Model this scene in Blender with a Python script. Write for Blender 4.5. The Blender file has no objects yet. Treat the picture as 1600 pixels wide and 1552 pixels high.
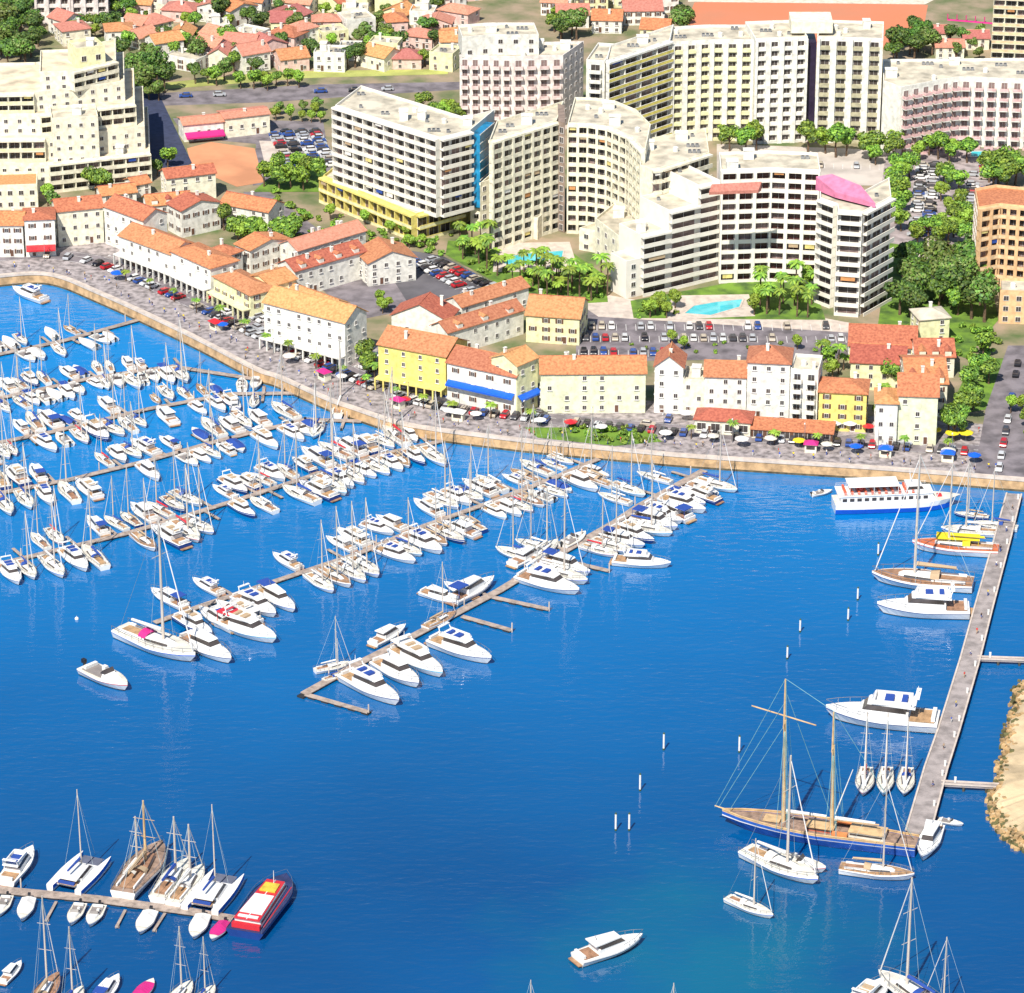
import bpy, math, random
from mathutils import Vector, Matrix
rnd = random.Random(7)
SC = bpy.context.scene
COL = SC.collection
R = math.radians
H, TH, F = 394.0, math.radians(24.0), 6010.0
CX, CY = 800.0, 776.0
GZ = 3.0                                   # town ground above the water

def P(px, py, z=0.0):
    dx = px - CX; v = CY - py
    dy = F * math.cos(TH) + v * math.sin(TH)
    dz = -F * math.sin(TH) + v * math.cos(TH)
    t = (z - H) / dz
    return Vector((dx * t, dy * t, z))
def G(px, py): return P(px, py, GZ)
def proj(p):
    x, y, z = p[0], p[1], p[2] - H
    d = y * math.cos(TH) - z * math.sin(TH)
    u = y * math.sin(TH) + z * math.cos(TH)
    return CX + F * x / d, CY - F * u / d
def zfor(p, ytop):                         # height at which the point above p shows at image row ytop
    lo, hi = 0.0, 120.0
    for _ in range(40):
        m = (lo + hi) / 2
        if proj((p[0], p[1], m))[1] > ytop: lo = m
        else: hi = m
    return lo

# ---------------------------------------------------------------- materials
MATS = {}
def mk(name, col, rough=0.6, var=0.15, scale=0.6, bump=0.0, bscale=3.0, metal=0.0, rand=0.0, col2=None, c2s=None):
    if name in MATS: return MATS[name]
    m = bpy.data.materials.new(name); m.use_nodes = True
    nt = m.node_tree; bs = nt.nodes['Principled BSDF']
    bs.inputs['Roughness'].default_value = rough
    bs.inputs['Metallic'].default_value = metal
    tc = nt.nodes.new('ShaderNodeTexCoord')
    nz = nt.nodes.new('ShaderNodeTexNoise'); nz.inputs['Scale'].default_value = scale; nz.inputs['Detail'].default_value = 5
    nt.links.new(tc.outputs['Object'], nz.inputs['Vector'])
    mx = nt.nodes.new('ShaderNodeMix'); mx.data_type = 'RGBA'
    c = list(col)
    d = list(col2) if col2 else [x * (1 - 2 * var) for x in c]
    l = c if col2 else [min(1, x * (1 + var * 0.6)) for x in c]
    mx.inputs[6].default_value = (*d, 1); mx.inputs[7].default_value = (*l, 1)
    mr = nt.nodes.new('ShaderNodeMapRange'); mr.inputs[1].default_value = 0.3; mr.inputs[2].default_value = 0.62
    nt.links.new(nz.outputs['Fac'], mr.inputs[0]); nt.links.new(mr.outputs[0], mx.inputs[0])
    out = mx.outputs[2]
    if rand:
        oi = nt.nodes.new('ShaderNodeObjectInfo'); hs = nt.nodes.new('ShaderNodeHueSaturation')
        m1 = nt.nodes.new('ShaderNodeMapRange'); m1.inputs[3].default_value = 1 - rand; m1.inputs[4].default_value = 1 + rand
        m2 = nt.nodes.new('ShaderNodeMapRange'); m2.inputs[3].default_value = 0.5 - rand * 0.08; m2.inputs[4].default_value = 0.5 + rand * 0.08
        nt.links.new(oi.outputs['Random'], m1.inputs[0]); nt.links.new(oi.outputs['Random'], m2.inputs[0])
        nt.links.new(m1.outputs[0], hs.inputs['Value']); nt.links.new(m2.outputs[0], hs.inputs['Hue'])
        nt.links.new(out, hs.inputs['Color']); out = hs.outputs['Color']
    nt.links.new(out, bs.inputs['Base Color'])
    if bump:
        n2 = nt.nodes.new('ShaderNodeTexNoise'); n2.inputs['Scale'].default_value = bscale
        nt.links.new(tc.outputs['Object'], n2.inputs['Vector'])
        b = nt.nodes.new('ShaderNodeBump'); b.inputs['Strength'].default_value = bump; b.inputs['Distance'].default_value = 0.2
        nt.links.new(n2.outputs['Fac'], b.inputs['Height']); nt.links.new(b.outputs[0], bs.inputs['Normal'])
    MATS[name] = m
    return m
def paint(name, col, rough=0.25):
    m = mk(name, col, rough, 0.05, 0.8); return m
def brick_roof(name, c1, c2):
    if name in MATS: return MATS[name]
    m = mk(name, c1, 0.8, 0.2, 1.4, 0, rand=0.2)
    nt = m.node_tree; bs = nt.nodes['Principled BSDF']
    tc = [n for n in nt.nodes if n.type == 'TEX_COORD'][0]
    mx = [n for n in nt.nodes if n.type == 'MIX'][0]
    mx.inputs[6].default_value = (*c2, 1); mx.inputs[7].default_value = (*c1, 1)
    wv = nt.nodes.new('ShaderNodeTexWave'); wv.bands_direction = 'X'; wv.inputs['Scale'].default_value = 1.1; wv.inputs['Distortion'].default_value = 0.6
    nt.links.new(tc.outputs['Object'], wv.inputs['Vector'])
    b = nt.nodes.new('ShaderNodeBump'); b.inputs['Strength'].default_value = 0.7; b.inputs['Distance'].default_value = 0.12
    nt.links.new(wv.outputs['Fac'], b.inputs['Height']); nt.links.new(b.outputs[0], bs.inputs['Normal'])
    return m

W_WHITE = mk('white_render', (0.82, 0.79, 0.70), 0.8, 0.13, 0.7, rand=0.04)
W_CREAM = mk('cream_render', (0.84, 0.78, 0.60), 0.8, 0.13, 0.7, rand=0.04)
W_PALEY = mk('pale_yellow_render', (0.83, 0.79, 0.46), 0.8, 0.13, 0.7)
W_YELLOW = mk('yellow_render', (0.84, 0.70, 0.20), 0.8, 0.13, 0.7)
W_GREENISH = mk('pale_lime_render', (0.80, 0.80, 0.55), 0.8, 0.13, 0.7)
W_ORANGE = mk('orange_render', (0.80, 0.50, 0.26), 0.8, 0.13, 0.7)
W_PINK = mk('pink_render', (0.80, 0.55, 0.48), 0.8, 0.13, 0.7)
W_LILAC = mk('mauve_render', (0.42, 0.36, 0.48), 0.8, 0.13, 0.7)
ROOF_R = brick_roof('terracotta_tiles', (0.66, 0.235, 0.115), (0.40, 0.12, 0.06))
ROOF_O = brick_roof('orange_tiles', (0.68, 0.31, 0.14), (0.46, 0.17, 0.07))
ROOF_P = brick_roof('pink_roof_tiles', (0.64, 0.26, 0.19), (0.48, 0.17, 0.12))
ROOF_FLAT = mk('flat_roof_gravel', (0.62, 0.55, 0.42), 0.9, 0.22, 0.25, 0.3, 2)
ROOF_GREY = mk('grey_roof', (0.40, 0.37, 0.36), 0.9, 0.2, 0.3)
GLASS_L = mk('pale_window_glass', (0.30, 0.21, 0.19), 0.25, 0.3, 0.4)
GLASS = mk('window_glass', (0.085, 0.07, 0.065), 0.12, 0.3, 0.4)
GLASS_R = mk('brown_window_glass', (0.10, 0.045, 0.04), 0.2, 0.3, 0.4)
FRAME = mk('window_frame_white', (0.75, 0.72, 0.68), 0.5)
FRAME_B = mk('window_frame_brown', (0.16, 0.08, 0.05), 0.5)
METAL = mk('grey_metal', (0.35, 0.36, 0.38), 0.4, metal=0.6)
STONE = mk('tan_quay_stone', (0.54, 0.34, 0.17), 0.85, 0.22, 0.5, 0.6, 1.5)
STONE_D = mk('dark_quay_stone', (0.13, 0.10, 0.05), 0.5, 0.3, 0.6, 0.5, 1.5)
COPING = mk('pale_coping', (0.62, 0.52, 0.44), 0.8, 0.12, 0.5)
PAVE = mk('promenade_paving', (0.37, 0.32, 0.31), 0.85, 0.32, 0.6, 0.3, 2)
ASPH = mk('asphalt', (0.13, 0.12, 0.13), 0.9, 0.25, 0.1)
ASPH2 = mk('worn_asphalt', (0.22, 0.19, 0.20), 0.9, 0.25, 0.25)
EARTH = mk('dry_earth', (0.36, 0.27, 0.18), 0.95, 0.3, 0.09, col2=(0.09, 0.14, 0.04))
GRASS = mk('lawn', (0.17, 0.30, 0.03), 0.9, 0.3, 0.25, 0.4, 2, col2=(0.05, 0.10, 0.02))
DRYG = mk('dry_grass', (0.42, 0.44, 0.12), 0.9, 0.2, 0.1)
REDF = mk('red_field_earth', (0.66, 0.21, 0.10), 0.95, 0.2, 0.035, 0.4, 0.4, col2=(0.55, 0.22, 0.12))
CLAY = mk('clay_court', (0.68, 0.30, 0.15), 0.95, 0.12, 0.08)
SAND = mk('sand', (0.62, 0.47, 0.28), 0.95, 0.2, 0.15, 0.5, 1)
LINE = mk('road_paint', (0.75, 0.73, 0.70), 0.7)
POOL = mk('pool_water', (0.08, 0.55, 0.62), 0.05, 0.08, 0.4)
TRUNK = mk('bark', (0.16, 0.10, 0.06), 0.9, 0.3, 2)
LEAFS = [mk('leaf_bright', (0.28, 0.42, 0.04), 0.6, 0.2, 0.5, rand=0.25), mk('leaf_mid', (0.14, 0.26, 0.03), 0.6, 0.2, 0.5, rand=0.25),
         mk('leaf_dark', (0.06, 0.13, 0.025), 0.6, 0.2, 0.5, rand=0.2), mk('leaf_olive', (0.17, 0.22, 0.05), 0.6, 0.2, 0.5, rand=0.25)]
GEL = mk('boat_gelcoat', (0.84, 0.82, 0.78), 0.22, 0.05, 0.5, rand=0.05)
GELC = mk('cream_boat_deck', (0.74, 0.69, 0.58), 0.5, 0.10, 0.7, rand=0.06)
TEAK = mk('teak_deck', (0.42, 0.24, 0.13), 0.6, 0.2, 1.5, rand=0.15)
NAVY = paint('navy_boat_paint', (0.015, 0.05, 0.22))
ROYAL = paint('royal_blue_paint', (0.015, 0.12, 0.62))
TURQ = paint('turquoise_paint', (0.04, 0.45, 0.70))
REDP = paint('red_paint', (0.62, 0.03, 0.04))
MAG = paint('magenta_fabric', (0.60, 0.02, 0.20), 0.7)
YELP = paint('yellow_fabric', (0.85, 0.65, 0.02), 0.7)
LIME = paint('lime_fabric', (0.35, 0.75, 0.05), 0.7)
BLACK = paint('black_trim', (0.02, 0.02, 0.025), 0.4)
CANV_W = paint('white_canvas', (0.78, 0.75, 0.70), 0.8)
CANV_B = paint('blue_canvas', (0.02, 0.07, 0.33), 0.8)
CANV_T = paint('tan_canvas', (0.50, 0.36, 0.22), 0.8)
ALU = mk('mast_aluminium', (0.60, 0.52, 0.44), 0.45, 0.1, 0.5)
WOODM = mk('varnished_spar', (0.66, 0.44, 0.22), 0.45, 0.15, 0.6)
WIRE = mk('rigging_wire', (0.45, 0.55, 0.55), 0.5)
DOCK = mk('pontoon_boards', (0.42, 0.33, 0.27), 0.85, 0.2, 0.8, 0.3, 4)
DOCKP = mk('pier_concrete', (0.36, 0.31, 0.29), 0.9, 0.2, 0.4, 0.4, 2)
FLOATM = mk('float_black', (0.03, 0.03, 0.03), 0.6)
RUBBER = mk('tyre_rubber', (0.02, 0.02, 0.02), 0.8)

# ---------------------------------------------------------------- mesh builder
class MB:
    def __init__(s): s.v = []; s.f = []; s.m = []
    def face(s, pts, mi=0):
        b = len(s.v); s.v += [tuple(p) for p in pts]; s.f.append(tuple(range(b, b + len(pts)))); s.m.append(mi)
    def hexa(s, p, mi=0):                      # 4 bottom, 4 top, ccw from above
        b = len(s.v); s.v += [tuple(q) for q in p]
        for f in ((3, 2, 1, 0), (4, 5, 6, 7), (0, 1, 5, 4), (1, 2, 6, 5), (2, 3, 7, 6), (3, 0, 4, 7)):
            s.f.append(tuple(b + i for i in f)); s.m.append(mi)
    def box(s, cx, cy, z0, sx, sy, sz, rz=0.0, mi=0):
        c, n = math.cos(rz), math.sin(rz); p = []
        for z in (z0, z0 + sz):
            for a, b in ((-1, -1), (1, -1), (1, 1), (-1, 1)):
                x, y = a * sx / 2, b * sy / 2
                p.append((cx + x * c - y * n, cy + x * n + y * c, z))
        s.hexa(p, mi)
    def fr(s, x0, x1, w0, w1, z0, z1, rf=0.0, rb=0.0, inn=0.0, mi=0):   # frustum along x: raked ends, sides lean in
        s.hexa([(x0, -w0 / 2, z0), (x1, -w1 / 2, z0), (x1, w1 / 2, z0), (x0, w0 / 2, z0),
                (x0 + rb, -w0 / 2 + inn, z1), (x1 - rf, -w1 / 2 + inn, z1), (x1 - rf, w1 / 2 - inn, z1), (x0 + rb, w0 / 2 - inn, z1)], mi)
    def ob(s, a, u, n, s0, s1, d0, d1, z0, z1, mi=0):      # box along an edge: a + u*s + n*d
        q = []
        for z in (z0, z1):
            for (ss, dd) in ((s0, d1), (s1, d1), (s1, d0), (s0, d0)):
                q.append((a[0] + u[0] * ss + n[0] * dd, a[1] + u[1] * ss + n[1] * dd, z))
        s.hexa(q, mi)
    def prism(s, poly, z0, z1, mi=0, mt=None):
        b = len(s.v); n = len(poly)
        s.v += [(p[0], p[1], z0) for p in poly] + [(p[0], p[1], z1) for p in poly]
        for i in range(n):
            j = (i + 1) % n; s.f.append((b + i, b + j, b + n + j, b + n + i)); s.m.append(mi)
        s.f.append(tuple(b + n + i for i in range(n))); s.m.append(mi if mt is None else mt)
        s.f.append(tuple(b + n - 1 - i for i in range(n))); s.m.append(mi)
    def tube(s, p0, p1, r0, r1=None, n=6, mi=0, cap=True):
        r1 = r0 if r1 is None else r1
        p0, p1 = Vector(p0), Vector(p1); d = (p1 - p0)
        if d.length < 1e-6: return
        d.normalize(); a = d.orthogonal().normalized(); c = d.cross(a); b = len(s.v)
        for p, r in ((p0, r0), (p1, r1)):
            for i in range(n):
                t = 2 * math.pi * i / n; s.v.append(tuple(p + a * (r * math.cos(t)) + c * (r * math.sin(t))))
        for i in range(n):
            j = (i + 1) % n; s.f.append((b + i, b + j, b + n + j, b + n + i)); s.m.append(mi)
        if cap:
            s.f.append(tuple(b + n + i for i in range(n))); s.m.append(mi)
            s.f.append(tuple(b + n - 1 - i for i in range(n))); s.m.append(mi)
    def rings(s, rs, mi=0, closed=False, mis=None):         # loft of open/closed rings
        b = len(s.v); k = len(rs[0])
        for r in rs: s.v += [tuple(p) for p in r]
        for i in range(len(rs) - 1):
            for j in range(k if closed else k - 1):
                j2 = (j + 1) % k
                s.f.append((b + i * k + j, b + (i + 1) * k + j, b + (i + 1) * k + j2, b + i * k + j2))
                s.m.append(mis[j] if mis else mi)
    def build(s, name, mats, parent=None, smooth=False, loc=None):
        me = s.mesh(name, mats, smooth); o = bpy.data.objects.new(name, me); COL.objects.link(o)
        if parent: o.parent = parent
        if loc is not None: o.location = loc
        return o
    def mesh(s, name, mats, smooth=False):
        me = bpy.data.meshes.new(name); me.from_pydata(s.v, [], s.f)
        if not isinstance(mats, (list, tuple)): mats = [mats]
        for m in mats: me.materials.append(m)
        if len(mats) > 1: me.polygons.foreach_set('material_index', s.m)
        if smooth: me.polygons.foreach_set('use_smooth', [True] * len(s.f))
        me.update(); return me

def tag(o, label=None, cat=None, group=None, kind=None):
    if label: o['label'] = label
    if cat: o['category'] = cat
    if group: o['group'] = group
    if kind: o['kind'] = kind
    return o
def empty(name, loc=(0, 0, 0), rz=0.0):
    o = bpy.data.objects.new(name, None); o.empty_display_size = 0.5; COL.objects.link(o)
    o.location = loc; o.rotation_euler = (0, 0, rz); return o
def inst(name, mesh, parent, loc=(0, 0, 0), rz=0.0, sc=None):
    o = bpy.data.objects.new(name, mesh); COL.objects.link(o); o.parent = parent
    o.location = loc; o.rotation_euler = (0, 0, rz)
    if sc: o.scale = sc
    return o
def base(n):
    return n.split('.')[0]
def copy_tree(o, parent=None):
    c = o.copy(); COL.objects.link(c)
    if parent: c.parent = parent
    for ch in o.children: copy_tree(ch, c)
    return c
class Proto:                                # first placing moves the original, later ones copy it
    def __init__(s, root): s.root = root; s.used = False
    def place(s, loc, rz=0.0, sc=1.0, label=None, group=None, cat=None):
        if not s.used: o = s.root; s.used = True
        else: o = copy_tree(s.root)
        o.location = loc; o.rotation_euler = (0, 0, rz); o.scale = (sc, sc, sc) if not isinstance(sc, tuple) else sc
        tag(o, label, cat, group); return o
PROTOS = []
def kill(o):
    for c in list(o.children): kill(c)
    bpy.data.objects.remove(o)
def cleanup():
    for p in PROTOS:
        if not p.used: kill(p.root)
def proto(root):
    p = Proto(root); PROTOS.append(p); return p

_O = ['first', 'second', 'third', 'fourth', 'fifth', 'sixth', 'seventh', 'eighth', 'ninth', 'tenth', 'eleventh', 'twelfth', 'thirteenth', 'fourteenth',
      'fifteenth', 'sixteenth', 'seventeenth', 'eighteenth', 'nineteenth']
_T = {2: 'twent', 3: 'thirt', 4: 'fort', 5: 'fift', 6: 'sixt', 7: 'sevent', 8: 'eight', 9: 'ninet'}
def nth(i):                                 # 0 -> first
    n = i + 1
    if n >= 100: return 'hundredth' if n == 100 else 'hundred-' + nth(n - 101)
    if n < 20: return _O[n - 1]
    t, u = divmod(n, 10)
    if u == 0: return _T[t] + 'ieth'
    return _T[t] + 'y-' + _O[u - 1]
# ---------------------------------------------------------------- camera, light, sky
cam = bpy.data.cameras.new('camera'); cam.sensor_width = 36; cam.lens = F / 1600 * 36; cam.clip_start = 1; cam.clip_end = 20000
co = bpy.data.objects.new('camera', cam); COL.objects.link(co); co.location = (0, 0, H); co.rotation_euler = (math.pi / 2 - TH, 0, 0)
SC.camera = co
AZ, EL = R(21), R(50)
sv = Vector((-math.sin(AZ) * math.cos(EL), -math.cos(AZ) * math.cos(EL), math.sin(EL)))
sl = bpy.data.lights.new('sun', 'SUN'); sl.energy = 5.0; sl.angle = R(0.5); sl.color = (1.0, 0.95, 0.86)
so = bpy.data.objects.new('sun', sl); COL.objects.link(so); so.rotation_euler = sv.to_track_quat('Z', 'Y').to_euler()
wd = bpy.data.worlds.new('World'); SC.world = wd; wd.use_nodes = True
nt = wd.node_tree; bg = nt.nodes['Background']
sk = nt.nodes.new('ShaderNodeTexSky'); sk.sky_type = 'NISHITA'; sk.sun_disc = False
sk.sun_elevation = EL; sk.sun_rotation = R(201); sk.air_density = 1.0; sk.dust_density = 0.3; sk.ozone_density = 3.0
nt.links.new(sk.outputs[0], bg.inputs[0]); bg.inputs[1].default_value = 0.10
SC.view_settings.view_transform = 'Standard'; SC.view_settings.look = 'None'
SC.view_settings.exposure = 0.28; SC.view_settings.gamma = 1.0
SC.cycles.max_bounces = 5; SC.cycles.diffuse_bounces = 2; SC.cycles.glossy_bounces = 3

# ---------------------------------------------------------------- quay line, land, water
QPX = [(-260, 500), (-120, 462), (0, 447), (60, 443), (100, 450), (150, 471), (215, 500), (310, 546), (400, 593), (437, 606), (512, 640), (557, 656), (614, 675), (667, 686),
       (765, 699), (850, 709), (935, 717), (1000, 723), (1081, 730), (1250, 741), (1347, 747), (1480, 757), (1600, 767), (1900, 790)]
QR = [P(*q) for q in QPX]
def cr(p, t):                               # catmull-rom through the points
    out = []
    for i in range(1, len(p) - 2):
        for k in range(t):
            u = k / t
            a, b, c, d = p[i - 1], p[i], p[i + 1], p[i + 2]
            out.append(0.5 * ((2 * b) + (c - a) * u + (2 * a - 5 * b + 4 * c - d) * u * u + (3 * b - a - 3 * c + d) * u ** 3))
    out.append(p[-2]); return out
QW = [QR[0] + (QR[0] - QR[1]) * 3] + cr(QR, 5) + [QR[-1] + (QR[-1] - QR[-2]) * 3]
QN = []
for i in range(len(QW)):
    a = QW[max(0, i - 1)]; b = QW[min(len(QW) - 1, i + 1)]; d = (b - a); d.z = 0; d.normalize(); QN.append(Vector((-d.y, d.x, 0)))
QS = [0.0]
for i in range(1, len(QW)): QS.append(QS[-1] + (QW[i] - QW[i - 1]).length)
def qat(s, off, z=GZ):                      # point at arc s, off metres inland; also the tangent angle
    for i in range(1, len(QS)):
        if QS[i] >= s: break
    u = (s - QS[i - 1]) / (QS[i] - QS[i - 1])
    p = QW[i - 1].lerp(QW[i], u) + QN[i - 1].lerp(QN[i], u) * off
    t = QW[i] - QW[i - 1]
    return Vector((p.x, p.y, z)), math.atan2(t.y, t.x)
def qs_of(px):                              # arc position whose waterline shows at image column px
    for i in range(1, len(QW)):
        a, b = proj(QW[i - 1])[0], proj(QW[i])[0]
        if a <= px <= b: return QS[i - 1] + (QS[i] - QS[i - 1]) * (px - a) / (b - a)
    return QS[0]

def strip(off0, off1, z0, z1=None, s=slice(None), mi=0, m=None):
    m = m or MB(); z1 = z0 if z1 is None else z1
    a = [(q.x + n.x * off0, q.y + n.y * off0, z0) for q, n in zip(QW[s], QN[s])]
    b = [(q.x + n.x * off1, q.y + n.y * off1, z1) for q, n in zip(QW[s], QN[s])]
    m.rings([b, a], mi); return m

m = MB(); near = [(q.x + n.x * 0.2, q.y + n.y * 0.2, GZ - 0.05) for q, n in zip(QW, QN)]
far = [(q.x * 6.0, 9000, GZ - 0.05) for q in QW]
mid = [(q.x * 1.25 if abs(q.x) > 200 else q.x, 1700, GZ - 0.05) for q in QW]
m.rings([far, mid, near]); tag(m.build('ground', EARTH), kind='structure')
tag(strip(1.0, 12.0, GZ).build('promenade', PAVE), kind='structure')
tag(strip(12.02, 20.0, GZ - 0.02).build('road', ASPH2), kind='structure')
tag(strip(20.02, 34.0, GZ).build('pavement', PAVE), kind='structure')
# quay wall: dark foot, tan face, pale coping
m = MB()
strip(-0.9, -0.75, -1.0, 0.55, m=m, mi=1); strip(-0.75, -0.35, 0.55, 2.7, m=m, mi=0)
strip(-0.35, -0.55, 2.7, 2.72, m=m, mi=2); strip(-0.55, -0.5, 2.72, 3.35, m=m, mi=2); strip(-0.5, 0.9, 3.35, 3.38, m=m, mi=2); strip(0.9, 1.0, 3.38, GZ - 0.06, m=m, mi=2)
# flip order of faces not needed: double sided
tag(m.build('quay_wall', [STONE, STONE_D, COPING]), 'long curved tan stone quay wall with pale coping between promenade and harbour', 'quay wall')

# water
wm = bpy.data.materials.new('sea_water'); wm.use_nodes = True
nt = wm.node_tree; bs = nt.nodes['Principled BSDF']
tc = nt.nodes.new('ShaderNodeTexCoord')
def noise(sc, det, vec=None, rough=0.5):
    n = nt.nodes.new('ShaderNodeTexNoise'); n.inputs['Scale'].default_value = sc; n.inputs['Detail'].default_value = det
    n.inputs['Roughness'].default_value = rough; nt.links.new(vec or tc.outputs['Object'], n.inputs['Vector']); return n
mp = nt.nodes.new('ShaderNodeMapping'); mp.inputs['Scale'].default_value = (0.45, 1.0, 1.0); nt.links.new(tc.outputs['Object'], mp.inputs['Vector'])
n1 = noise(0.012, 3); 
sep = nt.nodes.new('ShaderNodeSeparateXYZ'); nt.links.new(tc.outputs['Object'], sep.inputs[0])
mr = nt.nodes.new('ShaderNodeMapRange'); mr.inputs[1].default_value = 690; mr.inputs[2].default_value = 1000; nt.links.new(sep.outputs['Y'], mr.inputs[0])
add = nt.nodes.new('ShaderNodeMath'); add.operation = 'MULTIPLY_ADD'; add.inputs[1].default_value = 0.35; nt.links.new(n1.outputs['Fac'], add.inputs[0]); nt.links.new(mr.outputs[0], add.inputs[2])
ramp = nt.nodes.new('ShaderNodeValToRGB'); e = ramp.color_ramp.elements
e[0].position = 0.10; e[0].color = (0.001, 0.062, 0.20, 1); e[1].position = 1.05 if False else 1.0; e[1].color = (0.001, 0.21, 0.54, 1)
el = e.new(0.5); el.color = (0.001, 0.115, 0.33, 1)
nt.links.new(add.outputs[0], ramp.inputs[0])
# shallow teal area near the bottom right: depth seen through clear water
vd = nt.nodes.new('ShaderNodeVectorMath'); vd.operation = 'DISTANCE'; c0 = P(1110, 1500); vd.inputs[1].default_value = (c0.x, c0.y, 0)
nt.links.new(tc.outputs['Object'], vd.inputs[0])
n3 = noise(0.05, 4)
ad2 = nt.nodes.new('ShaderNodeMath'); ad2.operation = 'MULTIPLY_ADD'; ad2.inputs[1].default_value = 60; nt.links.new(n3.outputs['Fac'], ad2.inputs[0]); nt.links.new(vd.outputs['Value'], ad2.inputs[2])
mr2 = nt.nodes.new('ShaderNodeMapRange'); mr2.inputs[1].default_value = 34; mr2.inputs[2].default_value = 80; mr2.inputs[3].default_value = 0.6; mr2.inputs[4].default_value = 0.0
nt.links.new(ad2.outputs[0], mr2.inputs[0])
mx = nt.nodes.new('ShaderNodeMix'); mx.data_type = 'RGBA'; mx.inputs[7].default_value = (0.004, 0.15, 0.21, 1)
nt.links.new(mr2.outputs[0], mx.inputs[0]); nt.links.new(ramp.outputs[0], mx.inputs[6]); nt.links.new(mx.outputs[2], bs.inputs['Base Color'])
bs.inputs['Roughness'].default_value = 0.03; bs.inputs['IOR'].default_value = 1.7
n4 = noise(0.55, 3, mp.outputs[0]); n5 = noise(0.09, 3, mp.outputs[0])
b1 = nt.nodes.new('ShaderNodeBump'); b1.inputs['Strength'].default_value = 1.0; b1.inputs['Distance'].default_value = 0.26; nt.links.new(n4.outputs['Fac'], b1.inputs['Height'])
n6 = noise(0.018, 4, mp.outputs[0], 0.65); wr = nt.nodes.new('ShaderNodeMapRange'); wr.inputs[1].default_value = 0.38; wr.inputs[2].default_value = 0.62; wr.inputs[3].default_value = 0.5; wr.inputs[4].default_value = 1.0; nt.links.new(n6.outputs['Fac'], wr.inputs[0]); nt.links.new(wr.outputs[0], b1.inputs['Strength'])
b2 = nt.nodes.new('ShaderNodeBump'); b2.inputs['Strength'].default_value = 1.0; b2.inputs['Distance'].default_value = 0.28; nt.links.new(n5.outputs['Fac'], b2.inputs['Height'])
nt.links.new(b1.outputs[0], b2.inputs['Normal']); nt.links.new(b2.outputs[0], bs.inputs['Normal'])
m = MB(); m.face([(-3000, -2000, 0), (3000, -2000, 0), (3000, 1500, 0), (-3000, 1500, 0)])
tag(m.build('water', wm), kind='structure')

# ---------------------------------------------------------------- ground patches (image polygons laid on the town ground)
def patch(name, px, mat, lay=1, kind='structure', label=None, cat=None):
    m = MB(); z = GZ - 0.05 + 0.02 * lay
    m.face([P(x, y, z) for x, y in reversed(px)])
    o = m.build(name, mat); tag(o, label, cat, None, kind); return o
patch('field', [(1060, 66), (1395, 78), (1440, 60), (1450, 8), (1300, -6), (1085, 4)], REDF)
patch('path', [(1075, 3), (1445, 7), (1500, -20), (1075, -20)], mk('pale_track', (0.72, 0.64, 0.50), 0.9), 2)
patch('road', [(170, 168), (420, 160), (560, 150), (720, 140), (720, 128), (500, 132), (170, 150)], ASPH2)
patch('grass_verge', [(250, 140), (480, 122), (700, 116), (700, 108), (430, 112), (250, 130)], DRYG, 2)
patch('road', [(205, 150), (245, 140), (300, 255), (270, 270), (240, 262)], mk('shade_blue_tarmac', (0.04, 0.05, 0.10), 0.9), 4)  # blue shade beside the stepped block is put into this road's colour
patch('car_park', [(395, 290), (520, 280), (505, 190), (270, 185), (290, 215), (400, 225)], ASPH2, 2)
patch('car_park', [(640, 478), (785, 482), (800, 457), (692, 400), (600, 385), (610, 430)], ASPH, 3)
patch('road', [(560, 500), (660, 480), (600, 420), (500, 360), (420, 300), (380, 300), (440, 400)], ASPH2, 2)
patch('car_park', [(900, 565), (1330, 560), (1330, 505), (1000, 498), (915, 480), (900, 500)], ASPH2, 3)
patch('terrace', [(935, 495), (1330, 520), (1330, 505), (1250, 490), (1000, 470), (900, 452), (905, 475)], COPING, 4)
patch('car_park', [(1365, 385), (1550, 385), (1580, 232), (1385, 232)], mk('mauve_paving', (0.40, 0.33, 0.32), 0.9, 0.25, 0.3), 2)
patch('car_park', [(1120, 290), (1400, 290), (1400, 235), (1120, 225)], mk('beige_tarmac', (0.55, 0.48, 0.42), 0.9, 0.2, 0.1), 1)
patch('road', [(1522, 742), (1640, 752), (1640, 540), (1575, 540), (1540, 640)], ASPH2, 4)
patch('court', [(292, 232), (300, 262), (370, 292), (412, 285), (398, 232), (330, 222)], CLAY, 3)
patch('court', [(415, 262), (470, 282), (480, 276), (445, 222), (405, 220)], COPING, 4)
patch('lawn', [(805, 480), (950, 472), (945, 430), (880, 385), (700, 376), (696, 398), (802, 456)], GRASS, 5)
patch('lawn', [(990, 497), (1290, 500), (1270, 440), (1150, 440), (985, 470)], GRASS, 5)
patch('lawn', [(395, 300), (505, 300), (505, 262), (430, 270)], GRASS, 5)
patch('lawn', [(820, 668), (1000, 668), (1035, 690), (960, 697), (840, 684)], GRASS, 6)
patch('lawn', [(1370, 520), (1510, 560), (1560, 500), (1540, 400), (1390, 380)], GRASS, 3)
patch('lawn', [(1480, 650), (1540, 640), (1570, 560), (1520, 560)], GRASS, 3)
patch('terrace', [(1430, 440), (1480, 440), (1475, 372), (1425, 375)], COPING, 5)
patch('terrace', [(720, 214), (860, 212), (900, 196), (700, 190)], COPING, 2)
patch('pool_terrace', [(770, 425), (905, 425), (890, 378), (775, 380)], COPING, 6)
patch('pool_terrace', [(1040, 500), (1180, 494), (1170, 460), (1050, 462)], COPING, 6)
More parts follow.
